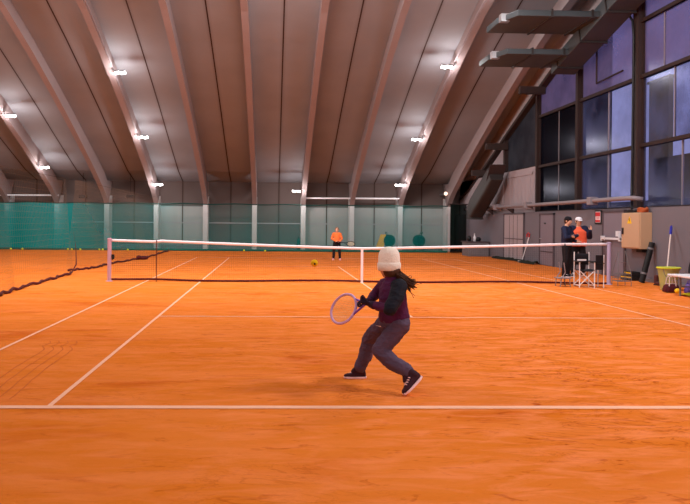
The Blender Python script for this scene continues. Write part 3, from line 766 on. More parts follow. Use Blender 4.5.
def coil(name, label, c, rx, ry, turns, r, m, cat):
    pts = []
    for i in range(turns * 20 + 1):
        a = 2 * PI * i / 20; k = 1 + 0.06 * math.sin(i * 0.37)
        pts.append((c[0] + rx * k * math.cos(a), c[1] + ry * k * math.sin(a), c[2] + r + r * 1.4 * (i // 20) * 0.7 + 0.012 * math.sin(i * 0.9)))
    return tag(obj(name, MB().tube(pts, r, 7), m, smooth=True), label, cat)
coil('coiled_cable', 'black cable coiled on top of the beige cabinet', (10.03, 19.05, 1.885), 0.10, 0.22, 3, 0.02, M['blackplastic'], 'cable')
coil('coiled_hose', 'orange-brown hose coiled on top of the beige cabinet near end', (10.03, 18.5, 1.885), 0.11, 0.15, 4, 0.026, M['hose'], 'hose')

# tall ball hopper of wire
hp = thing('ball_hopper', 'tall wire ball hopper with converging handles below the cabinet', 'ball hopper', (8.85, 17.3, 0))
w = MB()
for z in (0.12, 0.2, 0.3): w.tube([(8.68, 17.15, z), (9.02, 17.15, z), (9.02, 17.45, z), (8.68, 17.45, z)], 0.007, 5, True)
for i in range(7):
    x = 8.68 + 0.34 * i / 6; w.tube([(x, 17.15, 0.3), (x, 17.15, 0.12), (x, 17.45, 0.12), (x, 17.45, 0.3)], 0.004, 4)
for i in range(5):
    y = 17.15 + 0.3 * i / 4; w.tube([(8.68, y, 0.3), (8.68, y, 0.12), (9.02, y, 0.12), (9.02, y, 0.3)], 0.004, 4)
obj('wire_basket', w, M['grey'], hp)
for x, tx in ((8.68, 8.77), (9.02, 8.93)):
    obj('handle', MB().tube([(x, 17.15, 0.3), (tx, 17.28, 0.88), (tx, 17.32, 0.88), (x, 17.45, 0.3)], 0.01, 6), M['grey'], hp)
for x in (8.68, 9.02):
    for y in (17.15, 17.45): obj('leg', MB().tube([(x, y, 0.3), (x, y, 0)], 0.008, 6), M['grey'], hp)
obj('cross_bar', MB().tube([(8.72, 17.22, 0.6), (8.98, 17.22, 0.6)], 0.008, 6), M['grey'], hp)
# rolled black mat leaning
rm = MB(); rm.tube([(9.80, 18.10, 0.02), (10.09, 18.12, 1.08)], 0.075, 14)
rr = obj('rolled_mat', rm, M['blackplastic'], smooth=False); tag(rr, 'black rolled mat leaning upright against the wall under the cabinet', 'rolled mat')
for u in (0.2, 0.82):
    a, b = V((9.80, 18.10, 0.02)), V((10.09, 18.12, 1.08)); obj('strap', MB().tube([a.lerp(b, u), a.lerp(b, u + 0.045)], 0.081, 14), M['grey'], rr)
# tool cases
for (x, y, z, rz, lb, sx) in ((10.0, 19.05, 0.0, 0.1, 'flat black case with yellow stripe on the floor under the cabinet', 0.55), (10.02, 19.0, 0.125, -0.05, 'smaller black and yellow case on top of the flat case', 0.42)):
    t = thing('tool_case', lb, 'case', (x, y, z), rz, 'black and yellow cases under the cabinet')
    o = t.location.copy()
    obj('shell', MB().box(o + V((0, 0, 0.06)), (0.26, sx, 0.12)), M['blackplastic'], t, bevel=0.012)
    obj('stripe', MB().box(o + V((0, 0, 0.085)), (0.268, sx * 0.9, 0.03)), M['yellow'], t)
    obj('handle', MB().tube([o + V((-0.13, -0.07, 0.05)), o + V((-0.165, -0.07, 0.05)), o + V((-0.165, 0.07, 0.05)), o + V((-0.13, 0.07, 0.05))], 0.01, 6), M['blackplastic'], t)
# mop and bucket
bk = thing('bucket', 'lime yellow bucket standing on the clay by the right wall', 'bucket', (9.42, 16.2, 0))
obj('pail', MB().lathe([(0.16, 0.0), (0.17, 0.01), (0.235, 0.5), (0.25, 0.5), (0.25, 0.54), (0.225, 0.54), (0.16, 0.03), (0.0, 0.03)], (9.42, 16.2, 0), n=28), M['lime'], bk, smooth=False)
M['limerim'] = mat('lime_rim', (206, 212, 52), 0.5, 0.08, 6)
obj('rim', MB().tube([(9.42 + 0.25 * math.cos(a * PI / 14), 16.2 + 0.25 * math.sin(a * PI / 14), 0.53) for a in range(28)], 0.02, 8, True), M['limerim'], bk, smooth=True)
obj('bail_handle', MB().tube([(9.42 + 0.26 * math.cos(a), 16.2 - 0.24 - 0.03 * math.sin(a), 0.50 - 0.26 * math.sin(a)) for a in [PI * i / 12 for i in range(13)]], 0.008, 6), M['grey'], bk)
mp = thing('mop', 'white-handled mop with blue grip standing in the lime bucket', 'mop', (9.42, 16.2, 0.05))
a, b = V((9.40, 16.28, 0.12)), V((10.08, 17.23, 1.50))
obj('handle', MB().tube([a, b], 0.017, 8), M['wood'], mp)
obj('grip', MB().tube([a.lerp(b, 0.86), a.lerp(b, 0.88), a.lerp(b, 0.98), a.lerp(b, 1.02)], [0.022, 0.034, 0.032, 0.02], 10), M['blue'], mp)
mh = MB()
for i in range(16):
    an = i * 2.4; mh.tube([a, a + V((0.05 * math.cos(an), 0.05 * math.sin(an), -0.01)), a + V((0.08 * math.cos(an), 0.08 * math.sin(an), -0.075))], 0.011, 5)
obj('mop_head', mh, M['signwhite'], mp)
# bench
bn_ = thing('bench', 'white bench at the right edge of the photo', 'bench', (9.1, 14.4, 0))
obj('seat', MB().bbox(8.78, 9.5, 13.4, 15.15, 0.42, 0.465), M['white'], bn_, bevel=0.012)
for y in (13.7, 14.85):
    obj('leg', MB().tube([(8.9, y, 0), (8.9, y, 0.42)], 0.02, 8), M['grey'], bn_); obj('leg', MB().tube([(9.4, y, 0), (9.4, y, 0.42)], 0.02, 8), M['grey'], bn_)
obj('stretcher', MB().tube([(9.15, 13.7, 0.2), (9.15, 14.85, 0.2)], 0.015, 6).tube([(8.9, 14.85, 0.2), (9.4, 14.85, 0.2)], 0.013, 6), M['grey'], bn_)
# bags
def bag(name, label, c, sx, sy, sz, m, mh, strap=0.2, rz=0.0):
    t = thing(name, label, 'bag', c, 0)
    cc = V(c); R3 = rotz(rz)
    def q(p): return cc + R3 @ V(p)
    mb = MB(); mb.loft([(q((0, 0, 0.01)), R3 @ V((sx * 0.46, 0, 0)), R3 @ V((0, sy * 0.46, 0))), (q((0, 0, sz * 0.12)), R3 @ V((sx * 0.5, 0, 0)), R3 @ V((0, sy * 0.5, 0))), (q((0.01, 0, sz * 0.7)), R3 @ V((sx * 0.48, 0, 0)), R3 @ V((0, sy * 0.42, 0))), (q((0, 0, sz)), R3 @ V((sx * 0.4, 0, 0)), R3 @ V((0, sy * 0.18, 0)))], 20, 3.2)
    obj('body', mb, m, t, smooth=True, subsurf=1)
    obj('zipper', MB().tube([q((-sx * 0.36, 0, sz * 1.0)), q((sx * 0.36, 0, sz * 1.0))], 0.012, 6), mh, t)
    for sgn in (-1, 1):
        obj('handle', MB().tube([q((-sx * 0.22, sgn * sy * 0.3, sz * 0.75)), q((-sx * 0.17, sgn * sy * 0.2, sz + strap * 0.7)), q((0, sgn * sy * 0.16, sz + strap)), q((sx * 0.17, sgn * sy * 0.2, sz + strap * 0.7)), q((sx * 0.22, sgn * sy * 0.3, sz * 0.75))], 0.013, 7), mh, t)
    return t
bag('sports_bag', 'small dark maroon bag with pale handles on the clay before the bucket', (9.14, 15.62, 0), 0.36, 0.26, 0.2, M['maroon'], M['wood'], 0.2)
bag('backpack', 'black bag standing on the white bench at the right edge', (9.22, 14.75, 0.465), 0.26, 0.4, 0.4, M['black'], M['grey'], 0.04, 0.3)
bag('tote_bag', 'purple bag standing on the clay under the bench', (9.42, 15.3, 0), 0.3, 0.2, 0.24, M['purpleplastic'], M['purpleplastic'], 0.06)
def tball(c, r, m, label, cat='ball', name='tennis_ball', group=None):
    c = V(c); o = obj(name, MB().ell(c, (r, 0, 0), (0, r, 0), (0, 0, r), 20, 14), m, smooth=True); tag(o, label, cat, group)
    return o
tball((9.14, 15.36, 0.06), 0.06, M['yellow'], 'single yellow ball on the clay in front of the maroon bag')
cl = MB()
def clf(u, v):
    h = 0.03 + 0.05 * (noise.noise(V((u * 5, v * 5, 1))) + 0.6) * math.sin(PI * u) * math.sin(PI * v)
    return V((8.98 + 0.55 * u, 14.55 + 0.55 * v, max(0.006, h)))
cl.grid(clf, 24, 24)
tag(obj('towel', cl, M['limecloth'], smooth=True), 'crumpled bright lime towel lying on the clay under the bench', 'towel')
# boots
for k, (x, lb) in enumerate(((9.86, 'brown boot by the wall, nearer to the hall centre'), (10.02, 'brown boot touching the wall behind the lime bucket'))):
    t = thing('boot', lb, 'boot', (x, 17.5, 0), 0, 'pair of brown boots')
    mb = MB().capsule((x, 17.42, 0.05), (x, 17.26, 0.045), 0.05, 0.045); mb.capsule((x, 17.5, 0.06), (x, 17.5, 0.22), 0.055, 0.055); mb.capsule((x, 17.5, 0.05), (x, 17.42, 0.05), 0.05, 0.05)
    flesh('upper', mb, M['brownboot'], t, 0.008, 2)
    obj('sole', MB().bbox(x - 0.05, x + 0.05, 17.21, 17.56, 0, 0.022), M['blackplastic'], t, bevel=0.01)
# leaning court brush
br = thing('court_brush', 'white-handled brush with a red hook leaning on the panelled door', 'brush', (10.02, 27.3, 0))
obj('handle', MB().tube([(9.98, 27.45, 0.05), (10.13, 27.1, 1.02)], 0.02, 8), M['white'], br)
obj('red_hook', MB().tube([(10.13, 27.1, 1.02), (10.14, 27.06, 1.14), (10.14, 27.2, 1.2), (10.14, 27.34, 1.12), (10.14, 27.36, 1.02)], 0.022, 8), M['red'], br)
obj('brush_head', MB().bbox(9.88, 10.06, 27.3, 27.62, 0, 0.07), M['wood'], br)
dg = MB()
def dgf(u, v):
    y = 25.9 + 5.0 * u; return V((10.12 - 0.34 * v * (0.7 + 0.3 * math.sin(u * 9)), y, 0.02 + 0.13 * math.sin(PI * min(1, v * 1.0)) * (0.7 + 0.5 * noise.noise(V((u * 14, v * 3, 0))))))
dg.grid(dgf, 60, 10)
tag(obj('drag_mat', dg, M['darkgreen'], smooth=True), 'dark drag net bundled on the clay along the wall below the doors', 'drag mat')
# low table in the far corner
ct = thing('corner_cabinet', 'low grey cabinet with dark items in the far right corner', 'cabinet', (9.5, 32.6, 0))
obj('cabinet_body', MB().bbox(9.2, 10.15, 32.2, 33.4, 0, 0.66), M['grey'], ct, bevel=0.01)
obj('cabinet_top', MB().bbox(9.15, 10.18, 32.15, 33.45, 0.66, 0.70), M['doordark'], ct)
obj('cabinet_door', MB().bbox(9.24, 9.66, 32.18, 32.2, 0.06, 0.62), M['grey'], ct); obj('cabinet_door', MB().bbox(9.69, 10.11, 32.18, 32.2, 0.06, 0.62), M['grey'], ct)
for x, r, h, lb in ((9.32, 0.1, 0.26, 'dark rounded jar on the corner cabinet, hall side'), (9.75, 0.13, 0.2, 'squat dark pot on the corner cabinet beside the wall')):
    tag(obj('pot', MB().lathe([(r * 0.7, 0), (r, h * 0.4), (r * 0.95, h * 0.7), (r * 0.5, h * 0.9), (r * 0.6, h)], (x, 32.6, 0.70), n=18), M['blackplastic'], smooth=True), lb, 'pot')
tag(obj('bottle', MB().lathe([(0.06, 0), (0.06, 0.2), (0.03, 0.27), (0.028, 0.34), (0.034, 0.34), (0.034, 0.37)], (9.55, 32.5, 0.70), n=14), M['white'], smooth=True), 'white bottle between the dark pots on the corner cabinet', 'bottle')

# ------------------------------------------------------------------ behind the far net
def hose_reel(name, label, x, y, sgn):
    t = thing(name, label, 'hose reel', (x, y, 0))
    for dy in (-0.16, 0.16):
        obj('reel_flange', MB().lathe([(0.21, -0.012), (0.31, -0.012), (0.31, 0.012), (0.21, 0.012)], (x, y + dy, 0.6), Matrix.Rotation(PI / 2, 3, 'X'), n=28), M['reel'], t)
    pts = [(x + 0.20 * math.cos(i * 0.4), y - 0.13 + 0.26 * i / 90, 0.6 + 0.20 * math.sin(i * 0.4)) for i in range(91)]
    obj('wound_hose', MB().tube(pts, 0.035, 6), M['darkgreen'], t, smooth=True)
    fr = MB()
    for dy in (-0.2, 0.2): fr.tube([(x - 0.26, y + dy, 0.02), (x, y + dy, 0.6), (x + 0.26, y + dy, 0.02)], 0.025, 6); fr.tube([(x - 0.26, y + dy, 0.02), (x + 0.26, y + dy, 0.02)], 0.025, 6)
    fr.tube([(x - 0.1, y - 0.2, 0.62), (x - 0.16 * sgn, y - 0.2, 1.05), (x - 0.16 * sgn, y + 0.2, 1.05), (x - 0.1, y + 0.2, 0.62)], 0.02, 6)
    obj('stand', fr, M['reel'], t)
    obj('crank', MB().tube([(x, y - 0.2, 0.6), (x, y - 0.27, 0.6), (x + 0.15, y - 0.27, 0.72), (x + 0.15, y - 0.33, 0.72)], 0.014, 6), M['blackplastic'], t)
hose_reel('hose_reel', 'green hose reel behind the teal net beside the yellow board', 6.2, 36.75, 1)
hose_reel('hose_reel', 'green hose reel standing alone behind the net, farther right', 7.8, 36.75, -1)
yb = thing('a_board', 'yellow folding board leaning behind the teal net', 'board', (5.8, 36.6, 0))
obj('front_panel', MB().prism([(5.45, 36.5, 0.02), (5.85, 36.5, 0.02), (6.02, 36.72, 0.92), (5.75, 36.72, 0.92)], (0, 0.03, 0)), M['yelboard'], yb)
obj('rear_panel', MB().prism([(5.45, 36.98, 0.02), (5.85, 36.98, 0.02), (6.02, 36.76, 0.92), (5.75, 36.76, 0.92)], (0, 0.03, 0)), M['yelboard'], yb)
fe = thing('fire_extinguisher', 'slim green cylinder standing beside the far column behind the net', 'cylinder', (1.38, 36.9, 0))
obj('body', MB().lathe([(0.085, 0), (0.09, 0.03), (0.09, 0.55), (0.05, 0.63), (0.03, 0.66)], (1.38, 36.9, 0), n=16), M['reel'], fe, smooth=True)
obj('valve', MB().bbox(1.34, 1.42, 36.87, 36.93, 0.66, 0.74), M['blackplastic'], fe)
bx = [(-13.26, 'first'), (-12.71, 'second'), (-10.44, 'third'), (-10.2, 'fourth'), (-9.79, 'fifth'), (-8.85, 'sixth'), (-8.64, 'seventh'), (-7.39, 'eighth'), (-1.47, 'ninth'), (-0.38, 'tenth')]
for i, (x, nth) in enumerate(bx):
    tball((x, 35.55 + 0.08 * (i % 3), 0.05), 0.05, M['balllime'], 'yellow tennis ball at the foot of the teal net, %s from the left' % nth, group='loose balls along the back net')
fb = tball((0.46, 7.6, 1.09), 0.040, M['ball'], 'yellow-orange ball in the air before the girl with the racket', name='tennis_ball')
bl = MB().ell((0.462, 7.562, 1.083), (0.011, 0, 0), (0, 0.004, 0), (0, 0, 0.014), 12, 8)
obj('print_mark', bl, M['ballmark'], fb)

# ------------------------------------------------------------------ folding chairs
def director_chair(name, label, loc, rz, side=True):
    t = thing(name, label, 'folding chair', loc, 0)
    o = V(loc); R3 = rotz(rz)
    def q(*p): return o + R3 @ V(p)
    w, d = 0.18, 0.18
    for sx in (-1, 1):
        for sy in (-1, 1):
            obj('leg', MB().tube([q(sx * w, sy * d, 0), q(sx * w, sy * d, 0.86 if sy > 0 else 0.62)], 0.015, 8), M['white'], t)
        obj('armrest', MB().box(q(sx * w, -0.02, 0.635), (0.05, 0.46, 0.025), R3), M['blackplastic'], t, bevel=0.008)
        obj('side_rail', MB().tube([q(sx * w, -d, 0.05), q(sx * w, d, 0.05)], 0.012, 6), M['white'], t)
    for sy in (-1, 1):
        obj('cross_brace', MB().tube([q(-w, sy * d, 0.06), q(w, sy * d, 0.42)], 0.013, 6).tube([q(w, sy * d, 0.06), q(-w, sy * d, 0.42)], 0.013, 6), M['white'], t)
    obj('seat', MB().grid(lambda u, v: q(-w + 2 * w * u, -d - 0.02 + (2 * d + 0.04) * v, 0.44 - 0.03 * math.sin(PI * u)), 10, 4), M['black'], t, smooth=True).modifiers.new('S', 'SOLIDIFY').thickness = 0.012
    bk = obj('backrest', MB().grid(lambda u, v: q(-w + 2 * w * u, d + 0.02 * math.sin(PI * u), 0.54 + 0.28 * v), 10, 4), M['black'], t, smooth=True); bk.modifiers.new('S', 'SOLIDIFY').thickness = 0.012
    obj('print_band', MB().box(q(0, d - 0.018, 0.66), (0.22, 0.004, 0.04), R3), M['white'], bk)
    if side:
        obj('side_table', MB().box(q(w + 0.13, -0.02, 0.60), (0.20, 0.38, 0.018), R3), M['blackplastic'], t, bevel=0.005)
        obj('table_leg', MB().tube([q(w + 0.22, -0.18, 0.80), q(w + 0.22, -0.18, 0.0)], 0.012, 6), M['white'], t)
        obj('table_leg', MB().tube([q(w + 0.22, 0.16, 0.60), q(w + 0.22, 0.16, 0.0)], 0.012, 6), M['white'], t)
        obj('pocket', MB().box(q(w + 0.11, -0.19, 0.62), (0.18, 0.03, 0.36), R3), M['black'], t, bevel=0.008)
    return t
director_chair('director_chair', 'black folding director chair with side pocket beside the right net post', (7.68, 16.84, 0), -0.06)
# small folding stool left of it
st = thing('folding_stool', 'small white-framed folding stool left of the director chair', 'stool', (7.16, 16.95, 0))
for y in (16.82, 17.12):
    obj('leg', MB().tube([(7.08, y, 0.0), (7.10, y, 0.2), (7.2, y, 0.36), (7.16, y, 0.60)], 0.012, 6), M['pipe'], st)
    obj('leg', MB().tube([(7.33, y, 0.0), (7.30, y, 0.24)], 0.012, 6), M['pipe'], st)
obj('seat', MB().bbox(7.04, 7.36, 16.8, 17.14, 0.2, 0.225), M['pipe'], st, bevel=0.006)
obj('stretcher', MB().tube([(7.08, 16.82, 0.06), (7.33, 16.82, 0.06)], 0.009, 6), M['blackplastic'], st)

# ------------------------------------------------------------------ people
def head_shape(mb, c, f, u, s):
    c, f, u = V(c), V(f).normalized(), V(u).normalized(); r = f.cross(u).normalized(); u = r.cross(f).normalized()
    mb.ell(c + u * .08 * s - f * .04 * s, r * .36 * s, f * .44 * s, u * .42 * s)
    mb.ell(c + f * .09 * s - u * .20 * s, r * .285 * s, f * .30 * s, u * .30 * s)
    mb.ell(c + f * .22 * s - u * .40 * s, r * .12 * s, f * .12 * s, u * .09 * s)
    mb.capsule(c + f * .38 * s + u * .06 * s, c + f * .475 * s - u * .10 * s, .035 * s, .062 * s)
    mb.capsule(c + f * .345 * s + u * .115 * s - r * .16 * s, c + f * .345 * s + u * .115 * s + r * .16 * s, .05 * s, .05 * s)
    for q in (-1, 1):
        mb.ell(c + f * .27 * s - u * .09 * s + r * q * .17 * s, r * .10 * s, f * .10 * s, u * .09 * s)
        mb.ell(c + r * q * .365 * s - f * .05 * s - u * .03 * s, r * .045 * s, f * .075 * s, u * .13 * s)
    mb.ell(c + f * .345 * s - u * .245 * s, r * .12 * s, f * .06 * s, u * .028 * s)
    mb.ell(c + f * .34 * s - u * .295 * s, r * .10 * s, f * .055 * s, u * .03 * s)
    return r, f, u
def eyes(root, c, r, f, u, s):
    for q in (-1, 1):
        e = V(c) + f * .335 * s + u * .02 * s + r * q * .155 * s
        o = obj('eye', MB().ell(e, r * .062 * s, f * .062 * s, u * .05 * s), M['eye'], root, smooth=True)
        obj('iris', MB().ell(e + f * .048 * s, r * .03 * s, f * .02 * s, u * .03 * s), M['iris'], o, smooth=True)
def hand_shape(mb, wrist, d, pn, th, L_, curl=(0.25, 0.4, 0.4), thumb_in=0.35):
    """palm plus five separate fingers; d along the hand, pn out of the palm, th towards the thumb side"""
    wrist, d, pn, th = V(wrist), V(d).normalized(), V(pn), V(th)
    pn = (pn - d * pn.dot(d)).normalized(); th = (th - d * th.dot(d) - pn * th.dot(pn)).normalized()
    pl = L_ * .52; wd = L_ * .21
    mb.loft([(wrist - d * L_ * .08, th * L_ * .15, pn * L_ * .11), (wrist + d * pl * .3, th * wd * .9, pn * L_ * .10), (wrist + d * pl * .8, th * wd, pn * L_ * .085), (wrist + d * pl, th * wd * .93, pn * L_ * .06)], 16, 2.6)
    for i, (off, ln) in enumerate(((.72, .44), (.25, .49), (-.23, .45), (-.68, .35))):
        p = wrist + d * pl * (.98 - .03 * abs(i - 1)) + th * wd * off; a = 0.0; rr = L_ * (.047 if i < 3 else .04)
        sp = th * (off * 0.10)
        for j, fr in enumerate((.45, .31, .24)):
            a += curl[j] * (1 + 0.12 * (i - 1))
            q = p + ((d + sp).normalized() * math.cos(a) + pn * math.sin(a)) * (L_ * ln * fr)
            mb.capsule(p, q, rr, rr * .88, 10); p = q; rr *= .88
    p = wrist + d * pl * .22 + th * wd * .75; rr = L_ * .062
    dirs = ((d * .55 + th * .8 + pn * .2), (d * .8 + th * .35 + pn * thumb_in), (d * .85 + pn * (thumb_in + .2)))
    for dd, fr in zip(dirs, (.18, .17, .14)):
        q = p + dd.normalized() * L_ * fr; mb.capsule(p, q, rr, rr * .85, 10); p = q; rr *= .85
def body_shape(J, s, hand_kw):
    """one continuous body; J holds world joints, s = stature / 1.75"""
    mb = MB(); g = lambda k: V(J[k])
    r, f, u = head_shape(mb, g('head'), J['face'], J['up'], J['hs'])
    mb.capsule(g('neck'), g('head') - u * .25 * J['hs'] - f * .08 * J['hs'], .058 * s, .055 * s)
    hp = (g('hip_l') + g('hip_r')) / 2; sh = (g('sh_l') + g('sh_r')) / 2
    ax = (sh - hp).normalized(); rr = (g('sh_r') - g('sh_l')).normalized(); ff = ax.cross(rr).normalized()
    hr = (g('hip_r') - g('hip_l')).normalized()
    mb.loft([(hp - ax * .08 * s, hr * .13 * s, ff * .10 * s), (hp, hr * .165 * s, ff * .115 * s), (hp.lerp(sh, .35), (hr + rr).normalized() * .135 * s, ff * .10 * s), (hp.lerp(sh, .7), rr * .155 * s, ff * .115 * s), (hp.lerp(sh, .93), rr * .15 * s, ff * .095 * s), (sh + ax * .05 * s, rr * .07 * s, ff * .065 * s)], 20)
    mb.capsule(sh, g('neck'), .075 * s, .06 * s)
    for q in 'lr':
        mb.capsule(sh.lerp(g('sh_' + q), .5), g('sh_' + q), .07 * s, .062 * s)
        mb.capsule(g('sh_' + q), g('el_' + q), .058 * s, .042 * s); mb.capsule(g('el_' + q), g('wr_' + q), .043 * s, .028 * s)
        mb.capsule(g('hip_' + q), g('kn_' + q), .088 * s, .056 * s)
        md = g('kn_' + q).lerp(g('an_' + q), .3)
        mb.capsule(g('kn_' + q), md, .055 * s, .055 * s); mb.capsule(md, g('an_' + q), .055 * s, .036 * s)
        mb.capsule(g('an_' + q), g('toe_' + q), .026 * s, .018 * s)
        hand_shape(mb, g('wr_' + q), *hand_kw[q])
    return mb, (r, f, u), (hp, sh, ax, rr, ff, hr)
def shoe(root, label, heel, toe, s, mu, ms, up=(0, 0, 1), ankle=None, scale=1.0):
    heel, toe, up = V(heel), V(toe), V(up); d = (toe - heel).normalized(); up = (up - d * up.dot(d)).normalized(); sd = d.cross(up); ln = (toe - heel).length
    w = ln * .17 * scale; h = ln * .30
    t = None
    mb = MB()
    mb.loft([(heel + d * ln * .01 + up * h * .45, sd * w * .5, up * h * .35), (heel + d * ln * .08 + up * h * .62, sd * w * .8, up * h * .60), (heel + d * ln * .28 + up * h * .62, sd * w * .85, up * h * .62), (heel + d * ln * .5 + up * h * .48, sd * w * .92, up * h * .48), (heel + d * ln * .75 + up * h * .36, sd * w, up * h * .34), (heel + d * ln * .94 + up * h * .30, sd * w * .72, up * h * .24), (heel + d * ln + up * h * .26, sd * w * .3, up * h * .12)], 18)
    mb.capsule(heel + d * ln * .18 + up * h * .98, heel + d * ln * .46 + up * h * .62, ln * .15, ln * .125)
    if ankle is not None: mb.capsule(heel + d * ln * .2 + up * h * .9, V(ankle), ln * .17, ln * .165)
    o = flesh('shoe', mb, mu, root, 0.006 * max(1, s), 3)
    if label: o['label'] = label
    sm = MB(); n = 14; pts = []
    for i in range(n + 1):
        t_ = i / n; x = t_ * ln * 1.02 - ln * .02
        ww = w * (0.80 + 0.28 * math.sin(PI * t_ * .9)) * (1 if 0.08 < t_ < .9 else .62)
        pts.append((x, ww))
    poly = [heel + d * x + sd * y - up * .006 for x, y in pts] + [heel + d * x - sd * y - up * .006 for x, y in reversed(pts)]
    sm.prism(poly, up * (h * .30))
    obj('sole', sm, ms, o, bevel=0.006)
    lc = MB()
    for k in range(4):
        c = heel + d * ln * (.42 + .09 * k) + up * h * (1.02 - .10 * k); lc.tube([c - sd * w * .4, c + up * .006, c + sd * w * .4], .006, 5)
    obj('laces', lc, ms, o)
    return o
def racket(name, label, c, d, wdir, hl, hw, grip_end, mf, mt, string=M['string']):
    c, d = V(c), V(d).normalized(); wdir = V(wdir); wdir = (wdir - d * wdir.dot(d)).normalized(); nn = d.cross(wdir)
    t = thing(name, label, 'tennis racket', c)
    ring = [c + d * hl * math.cos(a) + wdir * hw * math.sin(a) for a in [2 * PI * i / 40 for i in range(40)]]
    fr = obj('frame', MB().tube(ring, 0.0125, 10, True), mf, t, smooth=True)
    sm = MB()
    for i in range(-7, 8):
        y = i / 8 * hw; x = hl * math.sqrt(1 - (y / hw) ** 2); sm.tube([c + wdir * y - d * x, c + wdir * y + d * x], 0.0014, 4)
    for i in range(-9, 10):
        x = i / 10 * hl; y = hw * math.sqrt(1 - (x / hl) ** 2); sm.tube([c + d * x - wdir * y, c + d * x + wdir * y], 0.0014, 4)
    obj('strings', sm, string, t)
    g0 = V(grip_end); gd = (g0 - c).normalized()
    thp = c + gd * (hl + 0.12)
    obj('throat', MB().tube([c - d * hl * .82 * (1 if gd.dot(-d) > 0 else -1) + wdir * hw * .55, thp], 0.011, 8).tube([c - d * hl * .82 * (1 if gd.dot(-d) > 0 else -1) - wdir * hw * .55, thp], 0.011, 8), mt, t, smooth=True)
    obj('shaft', MB().tube([thp - gd * .02, thp + gd * .06], 0.013, 8), mt, t)
    obj('grip', MB().tube([thp + gd * .05, g0, g0 + gd * .005], [0.0155, 0.0165, 0.019], 10), M['grip'], t)
    return t

# ---- the girl in the foreground
girl = thing('person', 'girl in cream beanie lunging left with a racket in the foreground', 'person', (1.05, 6.45, 0))
J = dict(head=(1.085, 6.46, 1.135), face=(-.72, .66, -.18), up=(.02, .0, 1), hs=.215, neck=(1.12, 6.44, 1.03),
         sh_r=(1.165, 6.33, .955), el_r=(1.06, 6.20, .765), wr_r=(.915, 6.36, .785),
         sh_l=(1.07, 6.56, .95), el_l=(1.00, 6.72, .84), wr_l=(.915, 6.50, .80),
         hip_r=(1.19, 6.40, .60), kn_r=(1.00, 6.42, .355), an_r=(1.225, 6.26, .185), toe_r=(1.20, 6.17, .05),
         hip_l=(1.11, 6.56, .60), kn_l=(.965, 6.80, .40), an_l=(.875, 6.82, .10), toe_l=(.75, 6.83, .03))
s = 1.42 / 1.75
HL = .155
hk = dict(r=((-.85, .25, .18), (.05, .3, 1), (-.5, -.8, .2), HL, (.75, .8, .7), .6), l=((-.75, -.12, .1), (.1, -.5, -.9), (-.5, .6, .5), HL, (.75, .8, .7), .6))
mb, (hr_, hf_, hu_), (hp, sh, ax, rr, ff, hr) = body_shape(J, s, hk)
flesh('body', mb, M['skin'], girl, 0.0048, 3)
eyes(girl, J['head'], hr_, hf_, hu_, J['hs'])
g = lambda k: V(J[k])
# jacket with sleeves
jk = MB()
jk.loft([(hp + ax * .02, hr * .150, ff * .125), (hp + ax * .07, hr * .162, ff * .132), (hp.lerp(sh, .4), (hr + rr).normalized() * .150, ff * .120), (hp.lerp(sh, .72), rr * .152, ff * .122), (hp.lerp(sh, .95), rr * .145, ff * .102), (sh + ax * .045, rr * .085, ff * .075)], 24)
jk.capsule(sh, g('neck') + V((-.005, .004, .030)), .074, .062)
jk.chain([sh.lerp(g('sh_l'), .6), g('sh_l'), g('el_l'), g('wr_l')], [.075, .068, .052, .034])
flesh('jacket', jk, M['purple'], girl, 0.006, 4, 0.005, 16)
sl_ = MB(); sl_.chain([sh.lerp(g('sh_r'), .8), g('sh_r') + V((0, -.01, 0)), g('sh_r').lerp(g('el_r'), .5) + V((0.012, -.01, 0)), g('el_r')], [.072, .074, .070, .062])
sl_.capsule(g('sh_r').lerp(hp, .2) + V((-.02, -.03, 0)), g('sh_r').lerp(hp, .75) + V((-.05, -.02, .02)), .064, .056)
sv = flesh('sleeve', sl_, M['navy'], girl, 0.006, 4, 0.005, 16); sv['label'] = 'black side panel and upper sleeve'
fs = MB(); fs.chain([g('el_r'), g('el_r').lerp(g('wr_r'), .5), g('wr_r')], [.046, .044, .034])
flesh('forearm_sleeve', fs, M['purple'], girl, 0.006, 3, 0.004, 20)
# joggers
tr = MB()
tr.loft([(hp - ax * .10, hr * .12, ff * .11), (hp - ax * .03, hr * .156, ff * .13), (hp + ax * .05, hr * .152, ff * .126)], 22)
for q, pts, rad in (('r', [g('hip_r'), g('hip_r').lerp(g('kn_r'), .5) + V((.01, 0, .0)), g('kn_r') + V((.005, 0, 0)), g('kn_r').lerp(g('an_r'), .55) + V((-.005, 0, -.012)), g('an_r') + V((-.01, 0, .025))], (.098, .090, .077, .072, .064)),
                    ('l', [g('hip_l'), g('hip_l').lerp(g('kn_l'), .5), g('kn_l'), g('kn_l').lerp(g('an_l'), .6) + V((.012, 0, 0)), g('an_l') + V((.012, 0, .045))], (.096, .088, .076, .070, .060))):
    tr.chain(pts, rad)
    e = pts[-1]
jog = flesh('joggers', tr, M['trouser'], girl, 0.006, 4, 0.008, 15)
for e, d in ((g('an_r') + V((-.004, 0, .015)), (g('an_r') - g('kn_r'))), (g('an_l') + V((.006, 0, .03)), (g('an_l') - g('kn_l')))):
    d = d.normalized(); obj('cuff', MB().tube([e - d * .035, e + d * .02, e + d * .06], [.060, .062, .050], 16), M['trouser'], girl, smooth=True)
from mathutils.bvhtree import BVHTree
jm = jog.data
bv_ = BVHTree.FromPolygons([v.co for v in jm.vertices], [tuple(q.vertices) for q in jm.polygons])
for c in 'lr':
    so = MB().capsule(g('an_' + c) + V((0, 0, .02)), g('an_' + c).lerp(g('toe_' + c), .5), .040, .030)
    flesh('sock', so, M['shoe'], girl, 0.006, 2)
lv = []
